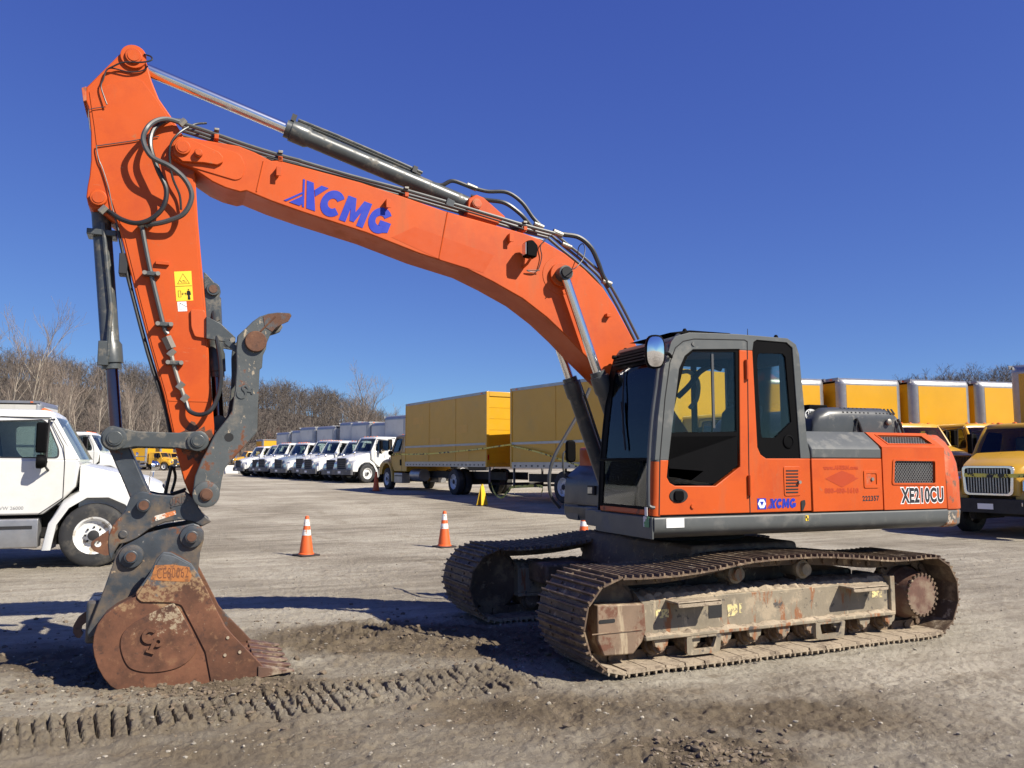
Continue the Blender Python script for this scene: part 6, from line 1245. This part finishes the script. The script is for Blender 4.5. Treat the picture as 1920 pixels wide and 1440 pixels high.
def segs_np2(segs):
    V = []; F = []; o = 0
    for p0, p1, ra, rb, lev in segs:
        u, v = frame(p1-p0); ang = (o*1.7) % 3.1
        if lev < 2:
            for p, r in ((p0, ra), (p1, rb)):
                for i in range(3): a = 6.28318*i/3; V.append(p+u*(r*math.cos(a))+v*(r*math.sin(a)))
            F += [(o+i, o+(i+1) % 3, o+3+(i+1) % 3, o+3+i) for i in range(3)]; o += 6
        else:
            w_ = u*math.cos(ang)+v*math.sin(ang); V += [p0-w_*ra, p0+w_*ra, p1+w_*rb, p1-w_*rb]; F.append((o, o+1, o+2, o+3)); o += 4
    return np.array([tuple(q) for q in V]), np.array(F)
rw = random.Random(11); protos = []
for k in range(7):
    H = 10; s = tree_segments(rw, H*.8, 2, 1.0, [11, 7], .15, .14, .20); s = [(a, c, max(ra, .030), max(rb, .022), l) for a, c, ra, rb, l in s]; protos.append(segs_np2(s))
rs = np.random.RandomState(21); Vs = []; Fs = []; off = 0; cnt = 0
while cnt < 2150:
    px = rs.uniform(-420, 790) if rs.rand() < .72 else (rs.uniform(1640, 2250) if rs.rand() < .75 else rs.uniform(780, 1640))
    d = 128+(250-128)*rs.rand()**.7; V, F = protos[rs.randint(7)]; a = rs.rand()*6.28; s = rs.uniform(.55, .95)*(1 if px < 760 or px > 1640 else .25); sxy = s*rs.uniform(.8, 1.25)
    x = CAM.x+RT.x*(px-960)/FPX*d+FH.x*d; y = CAM.y+RT.y*(px-960)/FPX*d+FH.y*d; z = float(hill_h(px, d))
    c_, s_ = math.cos(a)*sxy, math.sin(a)*sxy
    Vs.append(np.stack([V[:, 0]*c_-V[:, 1]*s_+x, V[:, 0]*s_+V[:, 1]*c_+y, V[:, 2]*s+z], -1)); Fs.append(F+off); off += len(V); cnt += 1
wo = bpy.data.objects.new('far_wood', np_mesh('far_wood', np.vstack(Vs), np.vstack(Fs), m_bark_far)); col.objects.link(wo); wo['kind'] = 'stuff'; wo['label'] = 'leafless brown wood covering the hillside'; wo['category'] = 'wood'
def make_tree(seed, H, spread, nch, r0, tf, m1, m2):
    rr_ = random.Random(seed); s = tree_segments(rr_, H, 3, spread, nch, r0, .30, tf); s = [(a, c, max(ra*.75, .012), max(rb*.75, .008), l) for a, c, ra, rb, l in s]
    R = empty('bare_tree')
    V, F = segs_np([q for q in s if q[4] == 0], 8); t = bpy.data.objects.new('trunk', np_mesh('trunk', V, F, m1)); col.objects.link(t); t.parent = R
    V, F = segs_np([q for q in s if q[4] == 1], 5); t = bpy.data.objects.new('limbs', np_mesh('limbs', V, F, m1)); col.objects.link(t); t.parent = R
    V, F = segs_np([q for q in s if q[4] > 1], 3); t = bpy.data.objects.new('crown', np_mesh('crown', V, F, m2)); col.objects.link(t); t.parent = R
    return R
TP = [make_tree(3, 11, .55, [10, 7, 5], .15, .35, m_bark, m_twig), make_tree(5, 10, .45, [8, 6, 4], .11, .40, m_bark, m_twig), make_tree(9, 12, .60, [11, 7, 5], .16, .28, m_bark, m_twig), make_tree(14, 9.5, .85, [12, 8, 6], .22, .22, m_bark_far, m_twig)]
spots = [(42, 120, 0, 1.74, 'tallest bare tree above the white cab'), (12, 117, 1, 1.58, 'slim bare tree at the left edge behind the white cab'), (88, 126, 2, 1.24, 'bare tree right of the tallest one, above the white cab'), (128, 122, 1, 1.33, 'leaning bare tree over the windscreen of the white cab'), (152, 125, 0, 1.16, 'bare tree just left of the bucket cylinder'), (182, 118, 1, 1.24, 'pale slim tree directly behind the bucket cylinder rod'), (240, 123, 1, 1.09, 'pale forked tree right of the bucket cylinder rod'), (262, 130, 0, 1.07, 'bare tree midway between cylinder rod and stick'), (282, 125, 1, 1.01, 'pale thin tree next to the stick, left side'), (66, 130, 0, 1.26, 'bare tree behind the tallest one at the left'), (112, 117, 2, 0.91, 'low branching tree above the cab roof edge'), (302, 133, 2, 0.88, 'small bare tree close to the stick foot'), (-40, 120, 2, 1.52, 'bare tree just outside the left edge'),
         (692, 136, 3, 1.28, 'wide crowned bare tree standing above the white box trucks'), (736, 141, 3, 0.82, 'smaller bare tree between the wide one and the yellow truck'), (510, 139, 3, 0.53, 'low reddish bush at the foot of the hill')]
used = set()
m_redtwig = M('reddish_twigs', (.22, .115, .09), .9, var=.2)
for px, d, k, s, lb in spots:
    o = TP[k] if k not in used else copy_tree(TP[k]); used.add(k)
    q = pxd(px, d); q.z = float(hill_h(px, d))-.3; o.location = q; s = s*(.9 if px < 600 else 1); o.scale = (s*.95, s*.95, s); o.rotation_euler.z = rnd.uniform(0, 6.28); tag(o, lb, 'tree', 'bare trees at the edge of the lot')
    if 'bush' in lb:
        o.name = 'bare_bush'; o['category'] = 'bush'
        for c in o.children: c.data = c.data.copy(); c.data.materials[0] = m_redtwig
